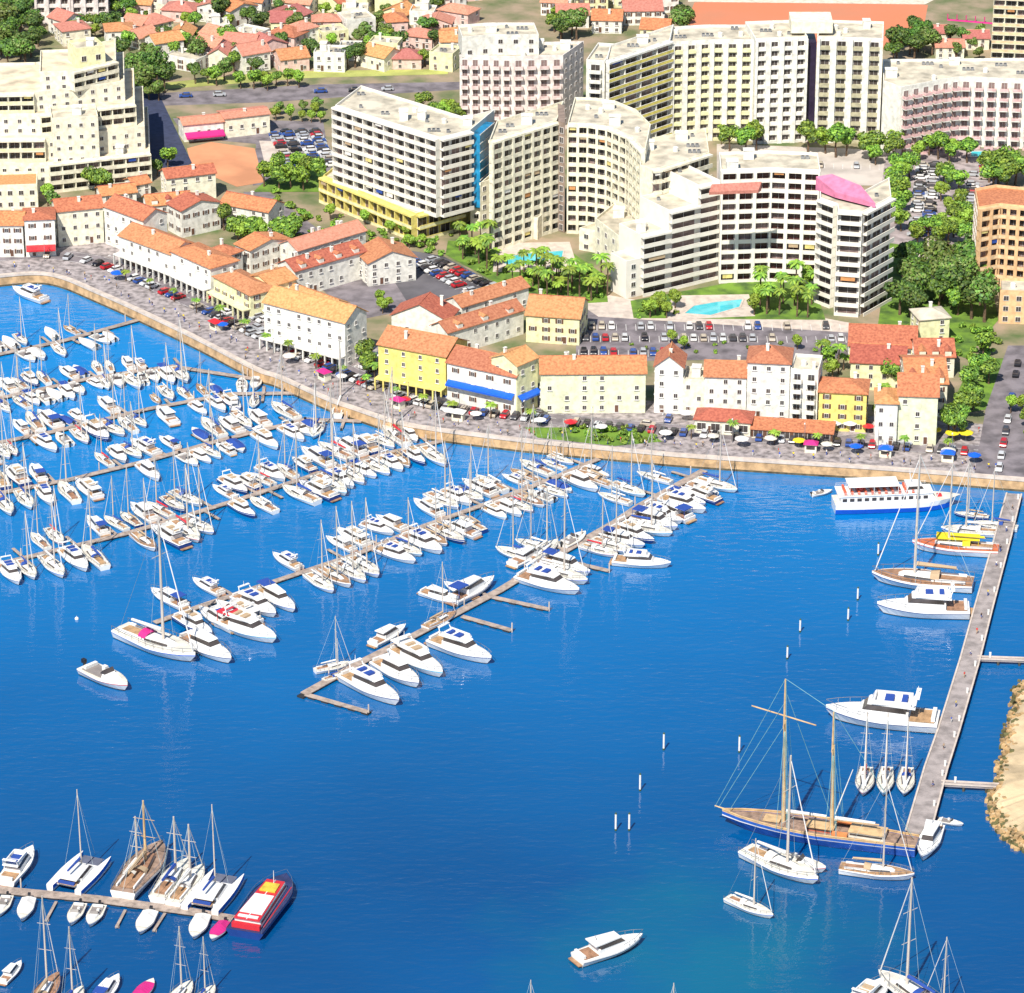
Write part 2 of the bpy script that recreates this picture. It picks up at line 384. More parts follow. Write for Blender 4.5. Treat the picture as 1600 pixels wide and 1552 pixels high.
def pool(px, label, lay=8):
    pts = [P(x, y, GZ - 0.05 + 0.02 * lay) for x, y in reversed(px)]
    rt = empty('swimming_pool', pts[0]); tag(rt, label, 'swimming pool'); o = pts[0]
    m = MB(); m.face([p - o for p in pts]); m.build('pool_water', POOL, rt)
    m = MB()
    for i in range(len(pts)):
        a, b = pts[i] - o, pts[(i + 1) % len(pts)] - o; d = (b - a); L = d.length; d.normalize(); n = Vector((d.y, -d.x, 0))
        m.ob(a, d, n, -0.2, L + 0.2, 0.0, 0.5, -0.05, 0.12 + 0.004 * i)
    m.build('pool_edge', COPING, rt)
pool([(785, 412), (800, 400), (838, 395), (880, 392), (878, 402), (845, 410), (810, 416)], 'turquoise hotel swimming pool among the palms behind the waterfront houses')
pool([(1070, 490), (1085, 478), (1120, 472), (1160, 468), (1155, 480), (1110, 493)], 'long turquoise pool in front of the big white balcony building')
pool([(768, 196), (850, 194), (852, 186), (775, 186)], 'small pale pool at the foot of the pink balcony tower')
pool([(1515, 246), (1580, 246), (1580, 236), (1515, 236)], 'narrow pool in front of the white block at the right edge')
pool([(1215, 222), (1262, 222), (1262, 212), (1222, 212)], 'small pool at foot of the tall white slab tower')

# sand bank at the lower right
m = MB(); edge = [(1680, 1040), (1600, 1068), (1585, 1100), (1572, 1150), (1562, 1200), (1548, 1250), (1552, 1285), (1572, 1312), (1600, 1330), (1680, 1345)]
e3 = cr([P(x, y) for x, y in edge], 6); cen = P(1760, 1200)
rings = []
for k, (s, z) in enumerate([(1.02, -1.0), (1.0, 0.1), (0.975, 0.9), (0.95, 1.5), (0.9, 2.0), (0.6, 2.3), (0.0, 2.4)]):
    rings.append([(cen.x + (p.x - cen.x) * s + rnd.uniform(-.5, .5) * (s < 1 and s > .8), cen.y + (p.y - cen.y) * s, z + rnd.uniform(-.25, .25) * (0 < k < 5)) for p in e3])
m.rings(rings); tag(m.build('sand_bank', SAND), kind='structure')
m = MB()
for p in e3:
    for k in range(16):
        s = rnd.uniform(0.93, 1.0); r = rnd.uniform(0.3, 0.9)
        c = Vector((cen.x + (p.x - cen.x) * s + rnd.uniform(-1.2, 1.2), cen.y + (p.y - cen.y) * s + rnd.uniform(-1.2, 1.2), 0.1 + (1 - s) * 22))
        m.box(c.x, c.y, c.z - r * .5, r * 1.2, r, r, rnd.uniform(0, 3), rnd.choice([0, 0, 1]))
tag(m.build('rock_armour', [mk('tan_rock', (0.52, 0.34, 0.16), 0.9, 0.3, 0.5), mk('dark_rock', (0.14, 0.13, 0.05), 0.9, 0.3, 0.5)]), 'tan boulders lining the sandy bank by the water', 'rocks', kind='stuff')
# ---------------------------------------------------------------- windows, facades, buildings
WM = {}
WMATS = [FRAME, GLASS, FRAME_B, GLASS_L, GLASS_R]
BLINDS = [CANV_T, CANV_W, mk('orange_blind', (.62, .28, .10), .8), mk('yellow_blind', (.72, .60, .22), .8), CANV_B]
def win_mesh(w, h, kind='win'):
    k = (round(w, 1), round(h, 1), kind)
    if k in WM: return WM[k]
    m = MB(); w, h = k[0], k[1]; t = 0.09
    # local: x along wall, -y outward, origin bottom centre
    m.box(0, -0.02, t, w - 2 * t, 0.06, h - 2 * t, mi=1)
    for cx in (-w / 2 + t / 2, w / 2 - t / 2): m.box(cx, -0.04, 0, t, 0.14, h)
    for z in (0, h - t): m.box(0, -0.04, z, w - 2 * t, 0.135, t)
    if w > 0.9: m.box(0, -0.04, t, 0.06, 0.12, h - 2 * t)
    if kind == 'sill': m.box(0, -0.1, -0.12, w + 0.3, 0.3, 0.11)
    if kind == 'shut':
        m.box(-w / 2 - 0.3, -0.04, 0, 0.5, 0.07, h, mi=2); m.box(w / 2 + 0.3, -0.04, 0, 0.5, 0.07, h, mi=2)
    m.m = [{1: {'red': 4, 'light': 3}.get(kind, 1)}.get(q, q) for q in m.m]
    WM[k] = m.mesh('window', WMATS); return WM[k]

class Bld:
    def __init__(s, name, label, cat, loc, rz=0.0, group=None):
        s.root = empty(name, loc, rz); tag(s.root, label, cat, group); s.wins = []; s.bal = []; s.nbl = 0; s.M = Matrix.Translation(Vector(loc)) @ Matrix.Rotation(rz, 4, 'Z'); s.k = 0
    def facing(s, p, n):                     # does a wall with outward normal n at p look towards the camera (or nearly)
        W = s.M @ Vector((p[0], p[1], 5)); N = s.M.to_3x3() @ Vector((n[0], n[1], 0))
        d = Vector((0, 0, H)) - W; d.z = 0; return N.dot(d.normalized())
    def win(s, p, z, ang, w, h, kind='win'):
        W = s.M @ Vector((p[0], p[1], z)); s.wins.append((W.length - 2000 * min(0, 0), p, z, ang, w, h, kind))
    def finish(s):
        bl = sorted(s.bal, key=lambda a: a[0])
        for d, m, mt in bl[:100]: m.build('balcony', mt, s.root)
        if len(bl) > 100:
            M = MB(); ms = []
            for d, m, mt in bl[100:]:
                b = len(M.v); M.v += m.v; M.f += [tuple(b + i for i in f) for f in m.f]
                for q in mt:
                    if q not in ms: ms.append(q)
                M.m += [ms.index(mt[i]) for i in m.m]
            tag(M.build('balcony', ms, s.root), kind='stuff')
        ws = sorted(s.wins, key=lambda a: a[0])
        for d, p, z, ang, w, h, k in ws[:100]: inst('window', win_mesh(w, h, k), s.root, (p[0], p[1], z), ang)
        if len(ws) > 100:
            m = MB()
            for d, p, z, ang, w, h, k in ws[100:]:
                me = win_mesh(w, h, k); T = Matrix.Translation((p[0], p[1], z)) @ Matrix.Rotation(ang, 4, 'Z'); b = len(m.v)
                m.v += [tuple(T @ v.co) for v in me.vertices]
                for f in me.polygons: m.f.append(tuple(b + i for i in f.vertices)); m.m.append(f.material_index)
            tag(m.build('window', WMATS, s.root), kind='stuff')
    def facade(s, a, b, z0, z1, floors, bay, style, wallm=W_WHITE, railm=None, ww=1.5, wh=1.5, skip=0.0, D=1.5, ground=None, wk='win', fins=True, gap=None):
        ax, ay = a[0], a[1]; dx, dy = b[0] - ax, b[1] - ay; L = math.hypot(dx, dy); u = (dx / L, dy / L); n = (u[1], -u[0]); s.k += 1; e = 0.003 * (s.k % 7)
        if s.facing(((ax + b[0]) / 2, (ay + b[1]) / 2), n) < -0.15: return
        nb = max(1, round(L / bay)); bw = L / nb; fh = (z1 - z0) / floors; ang = math.atan2(dy, dx); rail = railm or wallm
        pt = lambda t, d=0.0: (ax + u[0] * t + n[0] * d, ay + u[1] * t + n[1] * d)
        if style in ('loggia', 'band'):
            for f in range(floors):
                z = z0 + f * fh; m = MB()
                m.ob((ax, ay), u, n, 0.0, L, 0.004, D, z - 0.12 + e, z + 0.12 + e, 1)
                m.ob((ax, ay), u, n, 0.0, L, D - 0.14, D + 0.02, z + 0.125 + e, z + 1.05 + e, 0)
                m.ob((ax, ay), u, n, 0.0, L, D - 0.18, D + 0.06, z + 1.055 + e, z + 1.12 + e, 1)
                s.bal.append(((s.M @ Vector((*pt(L / 2), z))).length, m, [rail, wallm]))
            m = MB(); m.ob((ax, ay), u, n, 0.0, L, 0.004, D + 0.1, z1 - 0.12 + e, z1 + 0.45 + e)
            if style == 'loggia' and fins:
                for i in range(nb + 1):
                    t = i * bw; m.ob((ax, ay), u, n, max(0, t - 0.16), min(L, t + 0.16), 0.004, D - 0.15, z0 + 0.13 + e, z1 - 0.125 + e)
                    if gap: m.ob((ax, ay), u, n, max(0, t - gap), min(L, t + gap), D + 0.022, D + 0.15, z0 + e, z1 - 0.13 + e)
            m.build('partition_wall', wallm, s.root)
            for f in range(floors):
                for i in range(nb):
                    s.win(pt((i + 0.5) * bw, 0.03), z0 + f * fh + 0.14, ang, bw * 0.78, fh - 0.65, 'light' if rnd.random() < .25 else wk)
                    if rnd.random() < .09 and s.nbl < 40:
                        s.nbl += 1; q = MB(); z = z0 + f * fh; dr = rnd.uniform(.5, 1.3); q.ob((ax, ay), u, n, i * bw + .22 * bw, (i + 1) * bw - .2 * bw, D - .34, D - .22, z + fh - .2 - dr, z + fh - .14); q.build('sun_blind', rnd.choice(BLINDS), s.root)
        elif style == 'balc':
            for f in range(floors):
                for i in range(nb):
                    t = (i + 0.5) * bw; z = z0 + f * fh; s.win(pt(t, 0.03), z + 0.15, ang, bw * 0.5, fh - 0.75, wk)
            for i in range(nb):
                for f in range(floors):
                    m = MB(); t = (i + 0.5) * bw; z = z0 + f * fh + e; w2 = bw * 0.34
                    m.ob((ax, ay), u, n, t - w2, t + w2, 0.004, D, z - 0.12, z + 0.12, 1)
                    m.ob((ax, ay), u, n, t - w2, t + w2, D - 0.12, D, z + 0.125, z + 1.05, 0)
                    for q in (t - w2, t + w2 - 0.12): m.ob((ax, ay), u, n, q, q + 0.12, 0.004, D - 0.125, z + 0.125, z + 1.05, 0)
                    s.bal.append(((s.M @ Vector((*pt(t), z))).length, m, [rail, wallm]))
        elif style == 'win':
            for f in range(floors):
                for i in range(nb):
                    if rnd.random() < skip: continue
                    s.win(pt((i + 0.5) * bw, 0.03), z0 + (f + 0.5) * fh - wh / 2, ang, ww, wh, wk)
        elif style == 'slots':                # deep vertical fins with recessed windows between
            m = MB()
            for i in range(nb + 1):
                t = i * bw; m.ob((ax, ay), u, n, max(0, t - bw * .19), min(L, t + bw * .19), 0.004, 1.3, z0 + e, z1 + 0.3 + e)
            m.build('pier_wall', wallm, s.root)
            for f in range(floors):
                z = z0 + f * fh
                for i in range(nb): m = MB(); s.bal.append(((s.M @ Vector((*pt(i * bw), z))).length, m, [rail])); m.ob((ax, ay), u, n, i * bw + bw * .19 + .01, (i + 1) * bw - bw * .19 - .01, 0.004, 0.9, z - 0.15 + e, z + 1.0 + e)
                for i in range(nb): s.win(pt((i + 0.5) * bw, 0.03), z + 0.2, ang, bw * 0.5, fh - 0.7, wk)

def roofclutter(B, poly, z, n, kinds=('box', 'unit', 'vent')):
    xs = [p[0] for p in poly]; ys = [p[1] for p in poly]; k = 0
    def inside(x, y):
        c = False; j = len(poly) - 1
        for i in range(len(poly)):
            if (poly[i][1] > y) != (poly[j][1] > y) and x < (poly[j][0] - poly[i][0]) * (y - poly[i][1]) / (poly[j][1] - poly[i][1]) + poly[i][0]: c = not c
            j = i
        return c
    done = []
    for _ in range(n * 12):
        if k >= n: break
        x, y = rnd.uniform(min(xs), max(xs)), rnd.uniform(min(ys), max(ys))
        if not all(inside(x + a, y + b) for a in (-2.2, 2.2) for b in (-2.2, 2.2)): continue
        if any(math.hypot(x - a, y - b) < 4 for a, b in done): continue
        done.append((x, y)); k += 1; m = MB(); r = rnd.random()
        if r < 0.3:
            w, d, h = rnd.uniform(2.2, 3.6), rnd.uniform(2.2, 3.2), rnd.uniform(1.8, 2.8); m.box(x, y, z, w, d, h, rnd.uniform(-.1, .1)); m.box(x, y, z + h, w + .3, d + .3, 0.15, 0)
            m.build('stair_house', W_WHITE, B.root)
        elif r < 0.75:
            for q in range(rnd.randint(1, 3)): m.box(x + q * 1.3 - 1, y, z, 1.0, 0.9, 0.9, 0, 0); m.tube((x + q * 1.3 - 1, y, z + .9), (x + q * 1.3 - 1, y, z + .98), .35, .35, 8, 1)
            m.build('roof_unit', [METAL, BLACK], B.root)
        else:
            m.tube((x, y, z), (x, y, z + 1.3), 0.8, 0.8, 10); m.tube((x, y, z + 1.3), (x, y, z + 1.6), 0.8, 0.1, 10); m.build('water_tank', W_WHITE, B.root)

def chainpts(chain, ztop):
    return [P(x, y, ztop) for x, y in chain]
def block(B, pts, depth, z0, z1, styles, floors, bay, wallm=W_WHITE, roofm=ROOF_FLAT, backdir=None, side=('plain', 'plain'), clutter=6, wname='wall', **kw):
    """pts: front chain (world, left to right); the back is the chain pushed away from the camera by depth"""
    o = Vector(B.root.location); pl = [(p[0] - o.x, p[1] - o.y) for p in pts]
    if backdir is None:
        d = (pts[-1] - pts[0]); d.z = 0; d.normalize(); bd = (-d.y, d.x)
    else: bd = backdir
    back = [(p[0] + bd[0] * depth, p[1] + bd[1] * depth) for p in pl]
    if len(pts) > 3 : back = [back[0], back[-1]] if kw.pop('flatback', True) else back
    poly = pl + back[::-1]
    m = MB(); m.prism(poly, z0, z1, 0, 1)
    n = len(poly); cxm = sum(p[0] for p in poly) / n; cym = sum(p[1] for p in poly) / n
    for i in range(n):                        # parapet
        a, b = poly[i], poly[(i + 1) % n]; L = math.hypot(b[0] - a[0], b[1] - a[1])
        if L < .05: continue
        u = ((b[0] - a[0]) / L, (b[1] - a[1]) / L); nn = (u[1], -u[0]); m.ob(a, u, nn, 0.0, L, -0.3, -0.003 - 0.002 * i, z1 + 0.004, z1 + 0.8 + 0.003 * i, 0)
    m.build(wname, [wallm, roofm], B.root)
    for i in range(len(pl) - 1):
        st = styles if isinstance(styles, str) else styles[i]
        kk = dict(kw)
        if isinstance(kk.get('railm'), list): kk['railm'] = kk['railm'][i]
        if st != 'plain': B.facade(pl[i], pl[i + 1], z0, z1, floors, bay, st, wallm, **kk)
    k2 = {k: v for k, v in kw.items() if k in ('ww', 'wh', 'wk', 'railm') and not isinstance(v, list)}
    if side[0] != 'plain': B.facade(back[0], pl[0], z0, z1, floors, bay, side[0], wallm, **k2)
    if side[1] != 'plain': B.facade(pl[-1], back[-1], z0, z1, floors, bay, side[1], wallm, **k2)
    if clutter: roofclutter(B, poly, z1 + 0.01, clutter)
    return poly

# --- hotel with eight white balcony floors over a yellow podium
ch = chainpts([(524, 168), (687, 219), (735, 207)], 34)
B = Bld('hotel_building', 'white eight-storey hotel with balcony grid standing on a yellow two-storey podium', 'hotel', (ch[0].x, ch[0].y, 0))
poly = block(B, ch, 20, 10.6, 34, ['loggia', 'band'], 8, 4.2, mk('bright_white_render', (0.84, 0.79, 0.69), 0.8, 0.05, .35), backdir=(0.35, 0.94), clutter=11, D=1.7)
pc = chainpts([(505, 278), (650, 338), (722, 318)], 10.4)
block(B, pc, 30, GZ - .2, 10.4, ['loggia', 'band'], 2, 4.2, W_YELLOW, ROOF_FLAT, backdir=(0.35, 0.94), clutter=0, railm=W_PALEY, wname='podium_wall', D=1.8)
o_ = Vector(B.root.location); a = ch[2] - o_; dv = Vector((.35, .94, 0)).normalized(); sd = Vector((.94, -.35, 0)).normalized(); m = MB()
m.ob(a, (dv.x, dv.y), (sd.x, sd.y), 1.0, 13, .004, 2.6, 10.62, 33.2); m.build('blue_glazing', mk('turquoise_glazing', (.02, .26, .50), .12, .3, .3), B.root)
m = MB()
for f in range(9): m.ob(a, (dv.x, dv.y), (sd.x, sd.y), .9, 13.1, 2.604, 2.75, 10.7 + f * 2.8, 10.95 + f * 2.8)
m.build('glazing_rail', W_WHITE, B.root)
B.finish()
# --- curved cream apartment complex in the centre
o0 = P(745, 230, 36)
B = Bld('apartment_complex', 'cream curved apartment complex with dense balconies in the middle of the town', 'apartment block', (o0.x, o0.y, 0))
block(B, chainpts([(750, 290), (776, 281)], 20), 9, GZ - .2, 20, 'win', 6, 3.6, W_CREAM, backdir=(.35, .94), clutter=0, wname='lower_wall')
pts = chainpts([(764, 224), (812, 209), (870, 192)], 36)
block(B, pts, 18, GZ - .2, 36, 'loggia', 11, 3.6, W_CREAM, clutter=7, gap=.45, D=1.6, backdir=(0.12, 1))
pts = chainpts([(887, 196), (920, 197), (952, 202), (985, 216), (1008, 240)], 36)
block(B, pts, 24, GZ - .2, 36, ['loggia', 'loggia', 'loggia', 'loggia'], 11, 3.6, W_CREAM, backdir=(0.1, 1), clutter=7, flatback=False, D=1.4, gap=.4)
m = MB(); a = P(871, 193, 37.5) - Vector((o0.x, o0.y, 0)); b = P(886, 196, 37.5) - Vector((o0.x, o0.y, 0))
m.prism([(a.x + .3, a.y + 3.5), (b.x - .5, b.y + 3.5), (b.x - .5, b.y + 20), (a.x + .3, a.y + 20)], GZ, 37); m.build('stair_tower', mk('brown_render', (0.30, 0.22, 0.17), 0.7), B.root); B.facade((a.x + .3, a.y + 3.5), (b.x - .5, b.y + 3.5), 3, 36, 11, 4, 'win', W_CREAM, ww=1.5, wh=1.9)
pts = chainpts([(1000, 262), (1018, 268), (1032, 266), (1108, 242)], 33)
block(B, pts, 22, GZ - .2, 33, ['plain', 'band', 'band'], 9, 4, W_CREAM, clutter=6, backdir=(0.0, 1))
pts = chainpts([(735, 330), (790, 330), (840, 345)], 9)
block(B, pts, 12, GZ - .2, 9, 'win', 2, 4, W_CREAM, clutter=3, wname='annex_wall')
pts = chainpts([(930, 345), (965, 372), (1000, 372), (1030, 360)], 14)
block(B, pts, 14, GZ - .2, 14, 'win', 3, 4.5, W_CREAM, clutter=2, wname='annex_wall')
pts = chainpts([(905, 360), (950, 368), (975, 385)], 9)
block(B, pts, 12, GZ - .2, 9, 'win', 2, 5, W_CREAM, clutter=3, wname='annex_wall')
B.finish()
# --- big white stepped complex in front
o0 = P(1120, 300, 36)
B = Bld('balcony_apartment_building', 'large white stepped building with long balcony bands and pink roofs above waterfront', 'apartment block', (o0.x, o0.y, 0))
def base(px, py): return P(px, py, GZ)
WB = mk('bright_white_render', (0.84, 0.79, 0.69))
steps = [((978, 467), (1000, 462), 13.5, 'win'), ((1000, 462), (1043, 452), 20.5, 'band'), ((1043, 452), (1088, 441), 26, 'band'), ((1088, 441), (1122, 433), 31.5, 'band')]
for i, (a, b, zt, st) in enumerate(steps):
    block(B, [base(*a), base(*b)], 8 + i * 3, GZ - .2 + i * .01, zt, st, max(1, round((zt - 3) / 2.95)), 8, WB, clutter=2, wname='wing_wall')
pts = [base(1122, 440), base(1200, 437), base(1276, 441)]
block(B, pts, 15, GZ - .2, 36, ['loggia', 'loggia'], 11, 5.2, WB, clutter=3, wk='red', D=1.5, gap=.5)
pts = [base(1276, 470), base(1302, 480), base(1304, 490), base(1342, 493), base(1386, 468)]
block(B, pts, 16, GZ - .2, 33, ['loggia', 'plain', 'loggia', 'band'], 10, 4.6, WB, clutter=2, backdir=(0.05, 1), flatback=False)
# pink sloping roof wedge and red penthouse roof
q = [P(1275, 276, 37.6), P(1305, 300, 35.4), P(1368, 318, 35.0), P(1345, 290, 37.2), P(1300, 272, 38.5)]
m = MB(); ql = [p - Vector((o0.x, o0.y, 0)) for p in q]; m.face(ql); m.rings([[p for p in ql + [ql[0]]], [(p.x, p.y, 33.7) for p in ql + [ql[0]]]])
m.build('pink_roof', mk('pink_roof_sheet', (0.66, 0.20, 0.33), 0.7, .12), B.root)
q = [P(1108, 300, 36.9), P(1185, 297, 36.9), P(1190, 284, 38.6), P(1112, 288, 38.6)]
m = MB(); ql = [p - Vector((o0.x, o0.y, 0)) for p in q]; m.face(ql); m.rings([[p for p in ql + [ql[0]]], [(p.x, p.y, 36.02) for p in ql + [ql[0]]]]); m.build('penthouse_roof', ROOF_P, B.root)
B.finish()
# --- pink-white tower
pts = chainpts([(718, 90), (800, 92), (880, 90)], 26)
B = Bld('apartment_tower', 'broad pinkish white balcony tower with shaded mauve right side behind the hotel', 'apartment block', (pts[0].x, pts[0].y, 0))
d = (P(912, 68, 26) - P(880, 90, 26)); d.z = 0; dl = d.length; d.normalize()
block(B, pts, dl, GZ - .2, 26, ['balc', 'balc'], 7, 3.7, mk('rosy_white_render', (0.83, 0.74, 0.68)), backdir=(d.x, d.y), side=('plain', 'win'), clutter=9, railm=mk('rose_railing', (0.80, 0.60, 0.56), .7), ww=1.6, wh=1.4, wk='light')
pts = chainpts([(722, 62), (770, 58), (842, 58)], 32)
block(B, pts, 13, 26.1, 32, 'win', 2, 4.5, W_WHITE, clutter=5, wname='penthouse_wall', skip=.3)
B.finish()
# --- long slab behind: angled yellow wing, centre, tall right tower
pts0 = P(945, 97, 36)
B = Bld('slab_tower_building', 'long tall white slab building with yellow balconies and dark centre slit at the back', 'apartment block', (pts0.x, pts0.y, 0))
block(B, chainpts([(916, 97), (945, 99)], 34), 18, GZ - .2, 34, 'balc', 10, 6, W_WHITE, clutter=1)
block(B, chainpts([(947, 99), (1047, 66)], 36), 16, GZ - .2, 36, 'loggia', 11, 7, W_WHITE, backdir=(0.1, 1), clutter=3, railm=mk('yellow_railing', (0.80, 0.68, 0.16), .7), wk='win')
block(B, chainpts([(1049, 70), (1112, 66), (1178, 66)], 35), 16, GZ - .2, 35, ['slots', 'slots'], 11, 4.4, W_WHITE, clutter=6, railm=W_PALEY)
block(B, chainpts([(1180, 64), (1262, 61)], 36.5), 18, GZ - .2, 36.5, 'slots', 11, 4.6, W_WHITE, clutter=4)
block(B, chainpts([(1277, 61), (1380, 64)], 36.5), 18, GZ - .2, 36.5, 'slots', 11, 5.2, W_WHITE, clutter=4, railm=mk('olive_railing', (0.5, 0.46, 0.3), .7))
a = P(1262, 61, 36.5) - Vector((pts0.x, pts0.y, 0)); b = P(1277, 61, 36.5) - Vector((pts0.x, pts0.y, 0))
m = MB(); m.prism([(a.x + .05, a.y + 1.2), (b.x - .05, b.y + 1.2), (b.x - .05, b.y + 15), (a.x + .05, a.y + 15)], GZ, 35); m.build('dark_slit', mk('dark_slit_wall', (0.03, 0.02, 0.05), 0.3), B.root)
m = MB(); m.prism([(a.x - 5, a.y + 3), (b.x + 5, a.y + 3), (b.x + 5, a.y + 14), (a.x - 5, a.y + 14)], 37.4, 41); m.build('lift_house', W_CREAM, B.root)
# low podium in front of the centre
block(B, [P(1045, 200, GZ), P(1180, 205, GZ)], 8, GZ - .2, 9, 'win', 1, 5, W_CREAM, clutter=2, wname='podium_wall', ww=3.5, wh=3)
B.finish()
# --- white block at right edge with curved pink balconies
pts0 = P(1383, 140, 26)
B = Bld('curved_balcony_building', 'white block with curved pink balconies cut by the right edge of the picture', 'apartment block', (pts0.x, pts0.y, 0))
block(B, chainpts([(1380, 130), (1408, 140), (1470, 128), (1500, 124), (1620, 128)], 25), 22, GZ - .2, 25, ['plain', 'balc', 'balc', 'balc'], 7, 4.2, W_WHITE, clutter=10, backdir=(0.08, 1), railm=mk('pink_railing', (0.78, 0.50, 0.48), .7), side=('plain', 'plain'), D=1.9, wk='light')
B.finish()
# --- orange building lower right
pts0 = P(1528, 330, 27)
B = Bld('orange_building', 'orange apartment building with small dark windows at the right edge', 'apartment block', (pts0.x, pts0.y, 0))
block(B, chainpts([(1528, 328), (1562, 322), (1640, 330)], 27), 16, GZ - .2, 27, 'loggia', 8, 3.0, W_ORANGE, ROOF_R, clutter=0, railm=mk('peach_railing', (0.82, 0.60, 0.36), .8), side=('win', 'plain'), gap=.5)
block(B, [P(1560, 505, GZ), P(1640, 508, GZ)], 10, GZ - .2, 12, 'win', 3, 3.4, W_ORANGE, clutter=2, wname='annex_wall')
B.finish()
# --- cream block in the top right corner
pts0 = P(1550, 0, 30)
B = Bld('corner_building', 'cream gridded apartment block in the top right corner beyond the lawn', 'apartment block', (pts0.x, pts0.y, 0))
block(B, [P(1548, 92, GZ), P(1640, 96, GZ)], 16, GZ - .2, 33, 'loggia', 10, 4, W_CREAM, clutter=0, railm=mk('peach_railing', (0.82, 0.6, .36)))
B.finish()
# --- white tower in top left
pts0 = P(58, 36)
B = Bld('tower_building', 'tall white building with columns of balconies at the top left edge', 'apartment block', (pts0.x, pts0.y, 0))
block(B, [P(56, 36, GZ), P(112, 36, GZ), P(170, 34, GZ)], 16, GZ - .2, 27, ['slots', 'slots'], 8, 4, mk('rosy_white_render', (0.83, 0.74, 0.68)), clutter=0)
B.finish()
# --- stepped cream terraces, left edge
o0 = P(0, 300)
B = Bld('stepped_terrace_building', 'cream stepped terrace building rising like a pyramid at the left edge', 'apartment block', (o0.x, o0.y, 0))
steps = [(-60, 236, 300, 11.5, 44), (-60, 229, 292, 18, 40), (-60, 215, 284, 24, 35), (-60, 200, 277, 29.5, 30), (70, 188, 270, 35, 22)]
for i, (x0, x1, yb, zt, dp) in enumerate(steps):
    p = [P(x0, yb + 2, GZ), P((x0 + x1) / 2 - 10, yb, GZ), P(x1, yb - 18, GZ)]
    zb = GZ - .2 if i == 0 else steps[i - 1][3] + 0.01
    block(B, p, dp, zb, zt, ['win', 'loggia'] if i % 2 == 0 else ['loggia', 'win'], 2 if i else 3, 3.9, W_CREAM, mk('terrace_tiles', (0.74, 0.62, 0.44), .9, .2, .2), clutter=5 - i, backdir=(-0.1, 1), railm=[W_CREAM, W_PALEY][i % 2], ww=1.2, wh=1.3, wname='terrace_wall', side=('plain', 'win'))
# front garden wings and stair tower
p = [P(118, 240, GZ), P(150, 240, GZ)]
block(B, [P(86, 294, GZ), P(158, 290, GZ)], 12, GZ - .2, 24.5, 'win', 6, 3.2, W_CREAM, clutter=1, ww=1.1, wh=1.2, wname='tower_wall')
block(B, [P(-60, 330, GZ), P(60, 326, GZ)], 12, GZ - .2, 10.0, 'win', 2, 3.4, W_CREAM, ROOF_O, clutter=0, wname='wing_wall')
block(B, [P(128, 262, GZ), P(172, 256, GZ)], 9, 35.02, 40.5, 'win', 1, 5.5, W_PALEY, clutter=1, wname='penthouse_wall', ww=1.6, wh=1.8)
B.finish()

